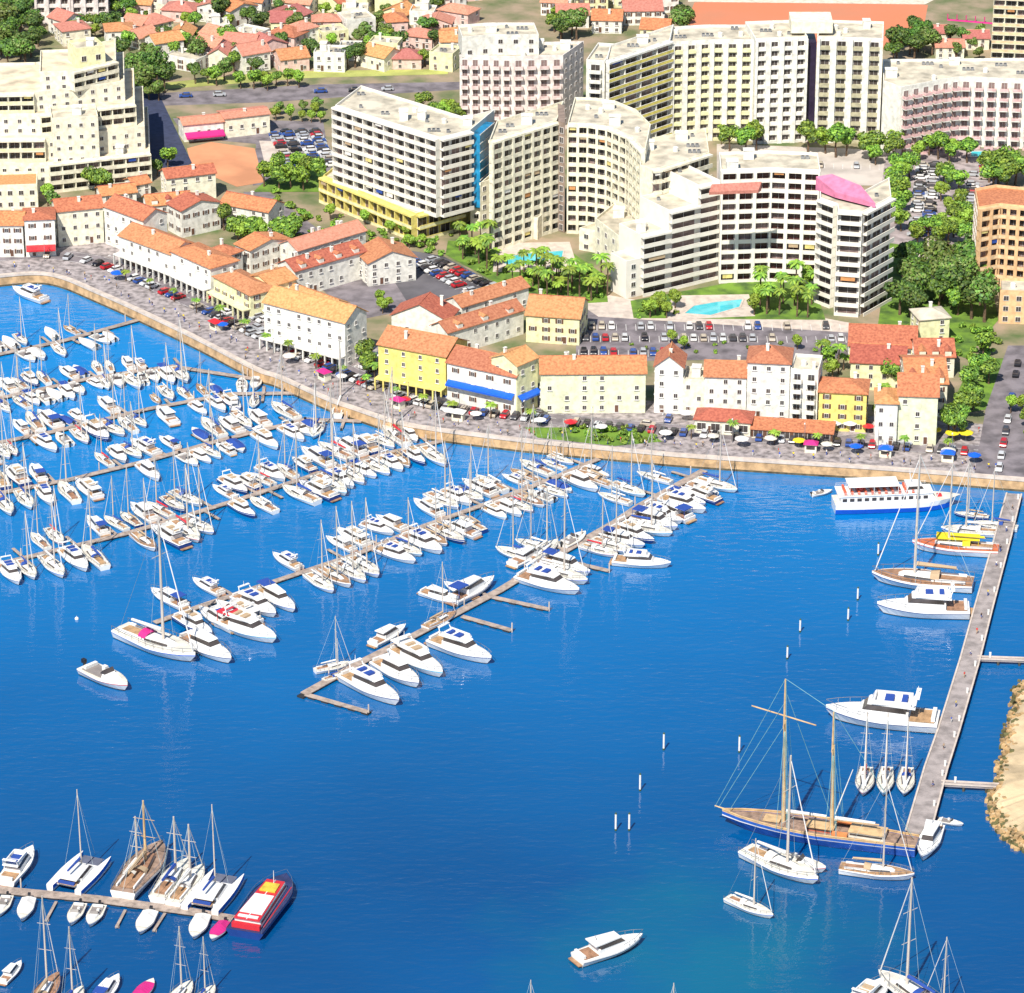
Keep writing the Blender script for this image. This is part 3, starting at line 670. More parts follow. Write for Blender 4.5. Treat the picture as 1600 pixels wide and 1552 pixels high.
# ---------------------------------------------------------------- houses with tiled roofs
def house(label, A, Bp, ytop, depth, roof='gable', rh=2.4, wall=W_WHITE, roofm=ROOF_R, floors=2, bay=3.6, chim=1, cat='house', name='town_house', ww=1.1, wh=1.3, skip=.15,
          ridge='x', door=True, wk=None, awn=None, group=None, balc=False, h=None, arcade=False, z=GZ, over=.45, dormer=0, front='win'):
    a, b = P(A[0], A[1], z), P(Bp[0], Bp[1], z); d = b - a; w = d.length; rz = math.atan2(d.y, d.x)
    hh = (zfor(a, ytop) - z) if h is None else h
    u = d.normalized(); nb = Vector((-u.y, u.x, 0)); c = (a + b) / 2 + nb * (depth / 2)
    B = Bld(name, label, cat, (c.x, c.y, z), rz, group); x, y = w / 2, depth / 2
    m = MB(); m.prism([(-x, -y), (x, -y), (x, y), (-x, y)], -0.3, hh, 0)
    if roof == 'gable' :
        if ridge == 'x':
            for s in (-1, 1): m.face([(s * (x - .003), -y + .003, hh), (s * (x - .003), y - .003, hh), (s * (x - .003), 0, hh + rh * (1 - .003))][::s])
        else:
            for s in (-1, 1): m.face([(-x + .003, s * (y - .003), hh), (x - .003, s * (y - .003), hh), (0, s * (y - .003), hh + rh)][::-s])
    m.build('wall', wall, B.root)
    wk = wk or rnd.choice(['win', 'sill', 'sill', 'shut'])
    fl = []
    for (p, q, sty) in (((-x, -y), (x, -y), front), ((x, -y), (x, y), 'win'), ((-x, y), (-x, -y), 'win')):
        B.facade(p, q, 0.2, hh, floors, bay, sty, wall, ww=ww, wh=wh, skip=skip, wk=wk)
    m = MB(); t = 0.22; X, Y = x + over, y + over
    if roof == 'gable':
        s_ = rh / (y if ridge == 'x' else x); dz = over * s_
        if ridge == 'x':
            r0 = [(-X, -Y, hh - dz + .05), (-X, 0, hh + rh + .05), (-X, Y, hh - dz + .05)]; r1 = [(X, p[1], p[2]) for p in r0]
        else:
            r0 = [(-X, Y, hh - dz + .05), (0, Y, hh + rh + .05), (X, Y, hh - dz + .05)]; r1 = [(p[0], -Y, p[2]) for p in r0]
        up0 = [(p[0], p[1], p[2] + t) for p in r0]; up1 = [(p[0], p[1], p[2] + t) for p in r1]
        m.rings([up1, up0]); m.rings([r0, r1])
        for lo, hi in ((r0, up0), (r1, up1)):
            m.face([lo[0], lo[1], hi[1], hi[0]]); m.face([lo[1], lo[2], hi[2], hi[1]])
        m.face([r0[0], r1[0], up1[0], up0[0]]); m.face([r0[2], up0[2], up1[2], r1[2]])
        rf = m.build('roof', roofm, B.root)
        mr = MB(); mr.tube(Vector(up0[1]) , Vector(up1[1]), .16, .16, 6); mr.build('ridge_cap', roofm, rf)
    elif roof == 'hip':
        dz = 0.12; k = min(x, y)
        rp = [(-x + k, 0, hh + rh), (x - k, 0, hh + rh)] if x > y else [(0, -y + k, hh + rh), (0, y - k, hh + rh)]
        e = [(-X, -Y, hh - dz), (X, -Y, hh - dz), (X, Y, hh - dz), (-X, Y, hh - dz)]; E = [(p[0], p[1], p[2] + t) for p in e]
        for i in range(4): m.face([e[i], e[(i + 1) % 4], E[(i + 1) % 4], E[i]])
        m.face(e[::-1])
        if x > y: m.face([E[0], E[1], rp[1], rp[0]]); m.face([E[2], E[3], rp[0], rp[1]]); m.face([E[1], E[2], rp[1]]); m.face([E[3], E[0], rp[0]])
        else: m.face([E[0], E[1], rp[0]]); m.face([E[1], E[2], rp[1], rp[0]]); m.face([E[2], E[3], rp[1]]); m.face([E[3], E[0], rp[0], rp[1]])
        rf = m.build('roof', roofm, B.root)
    elif roof == 'shed':
        e = [(-X, -Y, hh - .1), (X, -Y, hh - .1), (X, Y, hh + rh), (-X, Y, hh + rh)]; m.hexa(e + [(p[0], p[1], p[2] + t) for p in e]); rf = m.build('roof', roofm, B.root)
        m = MB(); m.face([(x - .004, -y, hh), (x - .004, y, hh), (x - .004, y, hh + rh)]); m.face([(-x + .004, -y, hh), (-x + .004, y, hh + rh), (-x + .004, y, hh)]); m.build('gable_wall', wall, B.root)
    else:
        for (p, q) in (((-x, -y), (x, -y)), ((x, -y), (x, y)), ((x, y), (-x, y)), ((-x, y), (-x, -y))):
            L = math.hypot(q[0] - p[0], q[1] - p[1]); uu = ((q[0] - p[0]) / L, (q[1] - p[1]) / L); m.ob(p, uu, (uu[1], -uu[0]), 0, L, -.25, -.003 - .003 * len(m.f) / 6, hh + .004, hh + .7 + .004 * len(m.f) / 6)
        rf = m.build('parapet', wall, B.root)
        m = MB(); m.face([(-x + .3, -y + .3, hh + .02), (x - .3, -y + .3, hh + .02), (x - .3, y - .3, hh + .02), (-x + .3, y - .3, hh + .02)]); m.build('roof', roofm, B.root)
        roofclutter(B, [(-x, -y), (x, -y), (x, y), (-x, y)], hh + .03, 2)
    for i in range(chim):
        cx = rnd.uniform(-x * .7, x * .7); cy = rnd.choice([-1, 1]) * y * rnd.uniform(.15, .5); zc = hh + (rh if roof != 'flat' else 0) * .4
        m = MB(); m.box(cx, cy, zc - .8, .8, .6, rh * .6 + 1.6, 0, 0); m.box(cx, cy, zc + rh * .6 + .8, 1.0, .8, .15, 0, 0); m.build('chimney', W_WHITE, rf)
    for i in range(dormer):
        cx = -x + (i + .5) * w / dormer; m = MB(); zc = hh + rh * .25
        m.box(cx, -y * .6, zc - .6, 1.7, y * .8, 1.5); m.hexa([(cx - 1.05, -y - .05, zc + .9), (cx + 1.05, -y - .05, zc + .9), (cx + 1.05, -y * .1, zc + .9), (cx - 1.05, -y * .1, zc + .9),
            (cx - .05, -y - .05, zc + 1.5), (cx + .05, -y - .05, zc + 1.5), (cx + .05, -y * .1, zc + 1.5), (cx - .05, -y * .1, zc + 1.5)], 1)
        m.build('dormer', [wall, roofm], B.root)
    if door:
        m = MB(); dx = rnd.choice([-1, 1]) * x * .45; m.box(dx, -y - .03, .05, 1.3, .1, 2.3, 0, 0); m.box(dx, -y - .1, .3, .9, .04, 1.9, 0, 1); m.build('door', [FRAME, FRAME_B], B.root)
    if arcade:
        m = MB(); n = max(2, round(w / 2.6))
        for i in range(n + 1): m.box(-x + .2 + i * (w - .4) / n, -y - 2.4, 0, .4, .4, 3.0)
        m.box(0, -y - 1.3, 3.0, w, 2.7, .35); m.build('arcade', wall, B.root)
        m = MB(); m.box(0, -y - .06, .2, w * .9, .08, 2.6); m.build('shopfront', GLASS, B.root)
    if awn:
        mat, dz, dep = awn; m = MB()
        m.hexa([(-x * .97, -y - dep, dz - 1.0), (x * .97, -y - dep, dz - 1.0), (x * .97, -y - .02, dz - .1), (-x * .97, -y - .02, dz - .1),
                (-x * .97, -y - dep, dz - .85), (x * .97, -y - dep, dz - .85), (x * .97, -y - .02, dz), (-x * .97, -y - .02, dz)])
        m.box(0, -y - dep - .03, dz - 1.35, 2 * x * .97, .05, .5); m.build('awning', mat, B.root)
    B.finish(); return B

WF = 'waterfront houses with tiled roofs'
L_ = [
 ('white flat-fronted house with red gable roof at the far left edge of the waterfront', (-30, 402), (38, 402), 352, 11, dict(ridge='x', rh=3.4, floors=3)),
 ('narrow white house with low red hip roof, next to far left edge house', (41, 402), (88, 400), 344, 11, dict(roof='hip', rh=1.6, floors=3, awn=(REDP, 3.6, 2))),
 ('cream house under a straight red ridge below the stepped terrace building', (92, 386), (163, 379), 331, 10, dict(rh=3.2, floors=3, wall=W_CREAM)),
 ('white house with long red roof sloping down right, below stepped terraces', (165, 381), (226, 404), 322, 10, dict(rh=3.4, floors=3, wall=W_WHITE)),
 ('cream back-row house with small red roof right of the stepped terraces', (160, 330), (214, 324), 306, 8, dict(rh=2.4, floors=2)),
 ('small red roofed house touching the stepped terraces corner', (210, 310), (236, 305), 290, 7, dict(rh=2.0, floors=2)),
 ('white back house with pointed red roof beside the clay court', (262, 318), (338, 309), 279, 8, dict(rh=2.6, floors=3, wall=W_CREAM)),
 ('row house with stepped red roof below the clay court', (232, 352), (300, 346), 322, 9, dict(rh=3.0, floors=2, dormer=3)),
 ('red roofed house with white gable walls between two alleys', (285, 372), (345, 358), 330, 9, dict(rh=3.0, floors=2, ridge='y')),
 ('white house with pink-orange roof beside the dark alley', (345, 352), (420, 366), 318, 10, dict(rh=3.2, floors=3, wall=W_WHITE)),
 ('long white waterfront building with orange roof, lowest of left group', (188, 410), (268, 440), 368, 12, dict(rh=3.6, roofm=ROOF_O, floors=3, arcade=True, skip=.4)),
 ('white waterfront building with low square red roof turret', (268, 440), (330, 468), 392, 11, dict(roof='hip', rh=2.6, floors=3, arcade=True, skip=.4)),
 ('slim white house with small pointed red roof behind waterfront row', (322, 430), (352, 440), 392, 8, dict(roof='hip', rh=2.4, floors=3)),
 ('pale yellow house with orange hip roof above the promenade bend', (335, 470), (392, 500), 432, 10, dict(roof='hip', rh=3, roofm=ROOF_O, wall=W_PALEY, floors=3, arcade=True)),
 ('cream house with orange gable facing the promenade bend', (388, 472), (425, 488), 432, 10, dict(ridge='y', rh=2.8, roofm=ROOF_O, wall=W_PALEY, floors=3)),
 ('white house with striped red and white roof below the palms', (392, 428), (455, 410), 392, 8, dict(rh=2.6, floors=2, ridge='y')),
 ('upper of two parallel long red-roofed terraces with many chimneys', (466, 428), (572, 396), 392, 9, dict(rh=3.0, floors=2, chim=4, roofm=ROOF_P)),
 ('lower of two parallel long red-roofed terraces with dark doors', (462, 466), (572, 434), 424, 9, dict(rh=3.2, floors=2, chim=3, dormer=4)),
 ('white house with big orange-pink roof at end of long terraces', (576, 448), (650, 438), 412, 13, dict(roof='gable', ridge='y', rh=4.2, floors=3, roofm=ROOF_O)),
 ('narrow row with long pink-orange roof behind the big white warehouse-like building', (412, 470), (515, 508), 446, 8, dict(rh=2.6, floors=2, roofm=ROOF_O)),
 ('big white waterfront building with orange roof and tall gable end wall', (414, 541), (540, 574), 472, 11, dict(rh=4.6, roofm=ROOF_O, floors=4, skip=.3, arcade=True, wh=1.2)),
 ('white blank gabled house behind the yellow waterfront house', (612, 520), (700, 530), 492, 10, dict(ridge='y', rh=6, floors=2, skip=.9, wall=W_WHITE)),
 ('upper orange-roofed terrace row left of the car park', (722, 510), (826, 478), 480, 8, dict(rh=2.8, roofm=ROOF_O, floors=2, chim=3)),
 ('lower orange-roofed terrace row facing the yellow waterfront house', (700, 558), (818, 522), 520, 8, dict(rh=3.0, roofm=ROOF_O, floors=2, dormer=3)),
 ('yellow corner house with large orange roof beside the small car park', (822, 534), (905, 540), 492, 15, dict(ridge='x', rh=5, roofm=ROOF_O, floors=3, wall=W_PALEY)),
 ('bright yellow waterfront house with orange roof left of the blue awning', (592, 604), (697, 624), 538, 14, dict(rh=4.4, roofm=ROOF_O, floors=4, wall=W_YELLOW, arcade=True, ww=1.0, wh=1.2, bay=5, skip=.2)),
 ('white waterfront building with long bright blue awning and orange roof', (699, 626), (806, 650), 566, 12, dict(rh=4.2, roofm=ROOF_O, floors=3, wall=W_WHITE, awn=(ROYAL, 6.2, 1.6), bay=5, skip=.3, arcade=False)),
 ('yellow side wing right of the blue awning', (808, 650), (840, 636), 572, 10, dict(rh=3.0, roofm=ROOF_O, floors=3, wall=W_PALEY, awn=(ROYAL, 5.6, 1.5))),
 ('long pale lime waterfront house with straight red roof above the green lawn', (845, 646), (1008, 645), 584, 11, dict(rh=4.2, roofm=ROOF_R, floors=4, wall=W_GREENISH, bay=4.6, skip=.3, chim=3)),
 ('white bell-gabled house beside the dark passage', (1022, 645), (1066, 647), 572, 10, dict(ridge='y', rh=4.5, floors=4, wall=W_WHITE, roofm=ROOF_O)),
 ('cream flat-roofed house right of bell-gabled house', (1066, 648), (1100, 650), 596, 10, dict(roof='flat', roofm=ROOF_FLAT, floors=3, wall=W_CREAM)),
 ('white house with low orange roof above the red terrace roofs', (1100, 650), (1165, 652), 588, 11, dict(rh=3.6, floors=4, roofm=ROOF_O, wall=W_WHITE)),
 ('tall white house with highest orange hip roof above the red terrace roofs', (1166, 654), (1232, 657), 566, 12, dict(roof='hip', rh=4.6, floors=5, roofm=ROOF_O, wall=W_WHITE)),
 ('white flat-roofed house with red balconies left of the small yellow house', (1233, 659), (1276, 662), 580, 12, dict(roof='flat', roofm=ROOF_FLAT, floors=5, wall=W_WHITE, front='balc')),
 ('red tent-roofed restaurant pavilion at the promenade edge', (1085, 676), (1172, 682), 655, 8, dict(roof='hip', rh=3.2, floors=1, roofm=ROOF_R, wall=W_CREAM, ww=2.4, wh=2.0, chim=0)),
 ('long low restaurant with red shed roof along the promenade', (1174, 684), (1300, 692), 670, 6, dict(roof='shed', rh=1.4, floors=1, roofm=ROOF_R, wall=W_CREAM, ww=2.4, wh=2.0, chim=0)),
 ('small bright yellow house with red hip roof near the ferry', (1278, 672), (1352, 676), 612, 11, dict(roof='hip', rh=3.2, floors=4, wall=W_YELLOW)),
 ('white narrow house with orange side roof facing the ferry', (1366, 696), (1400, 697), 630, 11, dict(roof='hip', rh=2.4, floors=3, wall=W_WHITE, roofm=ROOF_O)),
 ('pale yellow-green house with red gable roof behind the umbrellas', (1401, 694), (1462, 696), 618, 15, dict(rh=5.0, floors=4, wall=W_GREENISH, skip=.6)),
 ('long red-roofed building running back beside the dark lane', (1415, 652), (1478, 652), 600, 22, dict(ridge='x', rh=5, floors=3, wall=W_CREAM, dormer=3)),
 ('pale yellow house with broad red roof behind the small yellow house', (1328, 608), (1412, 612), 566, 14, dict(rh=4.2, floors=3, wall=W_PALEY, dormer=0, skip=.1)),
 ('house with large plain red roof below the white tower', (1326, 566), (1430, 570), 540, 16, dict(rh=5.0, floors=2, wall=W_PALEY)),
 ('red roofed house with yellow gable facets beside the large plain roof', (1430, 590), (1490, 590), 558, 14, dict(rh=4.0, floors=3, wall=W_CREAM, dormer=3)),
 ('square cream tower house with yellow walls under the big dark trees', (1436, 540), (1482, 536), 500, 9, dict(roof='hip', rh=2.6, floors=3, wall=W_PALEY, roofm=ROOF_FLAT)),
 ('pale long low house beside the clay court with pink awning', (288, 222), (350, 216), 196, 9, dict(rh=1.5, floors=1, roofm=ROOF_P, awn=(MAG, 3.0, 3))),
 ('low white shed with arched openings between road and clay court', (352, 216), (422, 208), 186, 9, dict(rh=1.2, floors=1, roofm=ROOF_P, wall=W_CREAM)),
]
for lb, A, Bq, yt, dp, kw in L_:
    kw = dict(kw); kw['rh'] = kw.get('rh', 2.4) * .66
    house(lb, A, Bq, yt, dp * .9, **kw)

# background villas on the rise beyond the main road, rows from front to back
k = 0
VG = 'villas behind the main road'
vc = [W_WHITE, W_WHITE, W_CREAM, W_PINK, W_WHITE, W_PALEY]; vn = {W_WHITE.name: 'white', W_CREAM.name: 'cream', W_PINK.name: 'pink', W_PALEY.name: 'pale yellow'}
rn = {ROOF_R.name: 'red', ROOF_O.name: 'orange', ROOF_P.name: 'pink', ROOF_FLAT.name: 'flat beige'}
VILLA = []
for r, (yb, x0, x1) in enumerate([(112, 250, 705), (92, 235, 700), (74, 96, 700), (56, 100, 700), (38, 190, 705), (20, 180, 720), (4, 190, 760), (-12, 190, 900)]):
    x = x0 + rnd.uniform(0, 14); i = 0
    while x < x1:
        w = rnd.uniform(30, 50); wall = rnd.choice(vc); rm = rnd.choice([ROOF_R, ROOF_O, ROOF_P, ROOF_P, ROOF_FLAT])
        if rnd.random() < (0.82 if x > 320 or r < 3 else .6):
            ang = rnd.uniform(-5, 5); y = yb + rnd.uniform(-4, 4); VILLA.append((x, y, w))
            house(f'{vn[wall.name]} villa with {rn[rm.name]} roof, {nth(i)} from left, {nth(r)} villa row', (x, y + ang), (x + w, y - ang), 0, rnd.uniform(7, 10), roof='flat' if rm is ROOF_FLAT else rnd.choice(['gable', 'gable', 'hip']),
                  h=rnd.uniform(3.5, 6.5), rh=rnd.uniform(1.6, 2.6), wall=wall, roofm=rm, floors=rnd.choice([1, 2, 2]), bay=3.8, cat='villa', name='villa', group=VG, ridge=rnd.choice(['x', 'x', 'y']))
            i += 1
        x += w + rnd.uniform(4, 26)
# more houses near the top centre and right
for i, (x, y, w) in enumerate([(870, 44, 50), (925, 52, 46), (975, 40, 60), (1000, 66, 44), (845, 24, 40), (1020, 22, 40), (900, 20, 50), (960, 12, 50)]):
    house(f'pale house with pink roof behind the slab tower, {nth(i)} from nearest', (x, y), (x + w, y + rnd.uniform(-4, 4)), 0, 10, h=rnd.uniform(4, 7), rh=2.2, roofm=rnd.choice([ROOF_P, ROOF_R, ROOF_FLAT]), wall=rnd.choice(vc), cat='villa', name='villa', group='houses behind the slab tower')
for i, (x, y, w) in enumerate([(1462, 92, 44), (1505, 78, 40), (1450, 70, 30)]):
    house(['small cream pavilion beside the dark trees at upper right', 'low pale house left of the cream corner block', 'tiny pale kiosk house between trees at upper right'][i], (x, y), (x + w, y), 0, 8, h=4, rh=1.5, roofm=ROOF_P, wall=W_CREAM, cat='house')
m = MB(); a, b = P(1480, 44), P(1552, 50); m.tube(a + Vector((0, 0, 2.2)), b + Vector((0, 0, 2.2)), 1.1, 1.1, 8); 
for t in range(6): q = a.lerp(b, t / 5); m.box(q.x, q.y, GZ - .1, .3, .3, 2.2)
tag(m.build('shade_canopy', MAG), 'long magenta canopy strip left of the cream corner block', 'canopy')
# ---------------------------------------------------------------- boats (x = forward, z = 0 at the waterline, origin amidships)
def hull_parts(root, L, Bm, fb, hullm=GEL, stripe=NAVY, deckm=GEL, sheer=.3, stern=.82, full=.45, boot=BLACK, tip=1.0):
    n = 11; rs = []; dk = []
    for i in range(n):
        t = i / (n - 1); f = stern + (1 - stern) * min(1, t / full) if t < full else math.cos((t - full) / (1 - full) * math.pi / 2) ** .75
        f = max(f, 0.02); b = Bm / 2 * f; zs = fb * (1 + sheer * t * t) ; x = -L / 2 + L * t
        xw = x - (t ** 4) * L * .07 * tip; bw = b * (.82 - .25 * t)
        rs.append([(x, -b, zs), (x, -b * 1.01, zs * .8), (x, -b * .985, zs * .72), (xw, -bw, .12), (xw, -bw * .97, -.02), (xw, 0, -.35),
                   (xw, bw * .97, -.02), (xw, bw, .12), (x, b * .985, zs * .72), (x, b * 1.01, zs * .8), (x, b, zs)])
        dk.append((x, b, zs))
    m = MB(); m.rings(rs, mis=[0, 1, 0, 2, 2, 2, 2, 0, 1, 0, 0]); m.face(rs[0][::-1], 0)
    m.build('hull', [hullm, stripe, boot], root, smooth=False)
    m = MB(); m.rings([[(x, b * .97, z - .06), (x, 0, z + .04), (x, -b * .97, z - .06)] for x, b, z in dk]); m.build('deck', deckm, root)
    return dk
def rail(root, dk, i0, h=.6, name='guard_rail'):
    m = MB()
    for s in (-1, 1):
        p = [(x, s * b * .94, z) for x, b, z in dk[i0:]]
        for a, b in zip(p, p[1:]):
            m.tube((a[0], a[1], a[2] + h), (b[0], b[1], b[2] + h), .03, .03, 4); m.tube(a, (a[0], a[1], a[2] + h), .025, .025, 4)
    m.build(name, METAL, root)
def motor(L=12, fly=True, hullm=GEL, stripe=NAVY, canopy=None, name='motor_yacht'):
    r = empty(name); B = L * .31; fb = L * .10; dk = hull_parts(r, L, B, fb, hullm, stripe); z = fb * 1.03
    m = MB(); m.fr(-L * .24, L * .24, B * .74, B * .52, z - .1, z + .75, rf=.7, inn=.06); m.fr(L * .12, L * .38, B * .5, B * .22, z, z + .38, rf=1.0, inn=.1); m.build('cabin', GEL, r)
    m = MB(); m.fr(-L * .22, L * .17, B * .70, B * .52, z + .76, z + 1.3, rf=.65, rb=.1, inn=.12); m.build('cabin_window', GLASS, r)
    m = MB(); m.fr(-L * .30, L * .13, B * .68, B * .46, z + 1.31, z + 1.47, rf=.2); cr_ = m.build('cabin_roof', GEL, r)
    if fly:
        m = MB()
        for s in (-1, 1): m.fr(-L * .26, L * .09, .16, .16, z + 1.48, z + 1.95, rf=.4); 
        m.v = [(x, y + (B * .27 if i < 8 else -B * .27) * (1), zz) for i, (x, y, zz) in enumerate(m.v)]
        m.fr(L * .06, L * .10, B * .54, B * .4, z + 1.48, z + 2.05, rf=.3, mi=0); m.build('flybridge', GEL, cr_)
        m = MB(); m.fr(-L * .10, -L * .02, B * .4, B * .4, z + 1.48, z + 1.8, mi=0); m.fr(-L * .22, -L * .17, B * .42, B * .42, z + 1.48, z + 1.85); m.build('seat', CANV_T if stripe is not NAVY else CANV_B, cr_)
        m = MB()
        for s in (-1, 1): m.tube((-L * .27, s * B * .33, z + 1.4), (-L * .31, s * B * .28, z + 2.5), .09, .07, 5)
        m.box(-L * .31, 0, z + 2.45, .5, B * .58, .12); m.tube((-L * .31, 0, z + 2.5), (-L * .31, 0, z + 3.4), .05, .03, 5); m.build('radar_arch', GEL, r)
    else:
        m = MB(); m.tube((-L * .2, 0, z + 1.4), (-L * .24, 0, z + 2.4), .05, .03, 5); m.build('aerial', METAL, r)
    # cockpit
    m = MB(); m.fr(-L * .47, -L * .25, B * .66, B * .68, z - .25 + .28, z + .06, mi=0); m.build('cockpit_floor', TEAK, r)
    m = MB(); m.fr(-L * .475, -L * .44, B * .6, B * .6, z + .07, z + .5); m.build('bench', CANV_W, r)
    m = MB(); m.fr(-L * .56, -L * .505, B * .66, B * .7, .28, .42); m.build('swim_platform', TEAK, r)
    if canopy: m = MB(); m.fr(-L * .46, -L * .23, B * .66, B * .68, z + 1.5, z + 1.62, inn=.05); [m.tube((-L * .45, s * B * .31, z), (-L * .45, s * B * .31, z + 1.5), .04, .04, 4) for s in (-1, 1)]; m.build('canopy', canopy, r)
    rail(r, dk, 6); return proto(r)
def dayboat(L=7, hullm=GEL, stripe=NAVY, cover=None, name='small_motorboat'):
    r = empty(name); B = L * .36; fb = L * .115; dk = hull_parts(r, L, B, fb, hullm, stripe, GELC, stern=.88); z = fb * 1.05
    if cover:
        m = MB(); m.rings([[(x, -b * .96, zz + .02), (x, 0, zz + .55 - abs(i - 3) * .09), (x, b * .96, zz + .02)] for i, (x, b, zz) in enumerate(dk[0:9])]); m.build('boat_cover', cover, r)
    else:
        m = MB(); m.fr(-L * .42, L * .02, B * .7, B * .68, z - .02, z + .05); m.build('cockpit_floor', mk('cockpit_grey', (.30, .26, .24), .7), r)
        m = MB(); m.fr(L * .02, L * .3, B * .62, B * .3, z - .02, z + .4, rf=.5, rb=0.1, inn=.08); m.build('cuddy', GEL, r)
        m = MB(); m.fr(-L * .01, L * .08, B * .6, B * .5, z + .41, z + .78, rf=.35, rb=.3, inn=.06); m.build('windscreen', GLASS, r)
        m = MB(); m.fr(-L * .40, -L * .34, B * .6, B * .6, z + .06, z + .4); m.fr(-L * .14, -L * .06, B * .16, B * .16, z + .06, z + .65); m.v = [(x, y + (B * .16 if i >= 8 else 0), q) for i, (x, y, q) in enumerate(m.v)]; m.build('seat', CANV_W, r)
    m = MB(); m.box(-L * .52, 0, .0, .22, .2, fb + .2); m.box(-L * .53, 0, fb + .2, .5, .36, .42); m.build('outboard_motor', BLACK, r)
    return proto(r)
def SPL(m):
    out = []; k = len(m.v) // 2; h = len(m.f) // 2
    for i in (0, 1):
        q = MB(); q.v = m.v[i * k:(i + 1) * k]; q.f = [tuple(a - i * k for a in f) for f in m.f[i * h:(i + 1) * h]]; q.m = m.m[:h]; out.append(q)
    return out
def sailboat(L=11, hullm=GEL, stripe=NAVY, cover=CANV_B, hood=CANV_B, name='sailboat', mh=1.32, rake=0.0, deckm=GELC, wood=False):
    r = empty(name); B = L * .30; fb = L * .095; dk = hull_parts(r, L, B, fb, hullm, stripe, deckm, stern=.68, full=.5, sheer=.25); z = fb * 1.04
    m = MB(); m.fr(-L * .12, L * .26, B * .52, B * .26, z - .02, z + .42, rf=.7, inn=.10); cab = m.build('cabin', GEL if not wood else TEAK, r)
    m = MB(); m.fr(-L * .09, L * .18, B * .54, B * .37, z + .12, z + .29, inn=.04); m.build('porthole_strip', GLASS, cab)
    m = MB(); m.fr(-L * .43, -L * .13, B * .36, B * .40, z + .01, z + .07, mi=0); m.build('cockpit', TEAK, r)
    m = MB()
    for s in (-1, 1): m.ob((-L * .43, s * B * .24), (1, 0), (0, 1), 0, L * .3, -.09, .09, z, z + .3)
    m.build('cockpit_coaming', GEL, r)
    m = MB(); a = []
    for i in range(7): t = math.pi * i / 6; a.append((math.cos(t) * B * .27, math.sin(t) * .75))
    m.rings([[(-L * .17, y, z + .2 + h) for y, h in a], [(-L * .08, y * .95, z + .3 + h * .55) for y, h in a]]); m.build('spray_hood', hood, r)
    M = L * mh; mx = L * .08; top = (mx - rake * M, 0, z + M); mat = WOODM if wood else ALU
    m = MB(); m.tube((mx, 0, z), top, .17, .11, 6); mast = m.build('mast', mat, r)
    m = MB()
    for q in (.42, .7):
        c = Vector((mx, 0, z)).lerp(Vector(top), q); m.tube((c.x, -B * .30, c.z), (c.x, B * .30, c.z), .04, .04, 4)
    m.build('spreader', mat, mast) if False else [q.build('spreader', mat, mast) for q in SPL(m)]
    m = MB(); m.tube((mx - .15, 0, z + 1.35), (-L * .34, 0, z + 1.3), .07, .07, 5); m.build('boom', mat, r)
    m = MB(); m.tube((mx - .2, 0, z + 1.6), (-L * .33, 0, z + 1.45), .24, .15, 6); m.build('sail_cover', cover, r)
    m = MB(); m.tube((L * .47, 0, z + .3), (top[0] + .1, 0, z + M * .95), .075, .05, 5); m.build('furled_jib', CANV_W, r)
    m = MB(); w = .022
    m.tube((-L * .49, 0, z), top, w, w, 3)
    for s in (-1, 1): m.tube((mx - .3, s * B * .46, z), (top[0], 0, z + M * .97), w, w, 3)
    m.build('rigging', WIRE, r)
    rail(r, dk, 0, .55); return proto(r)
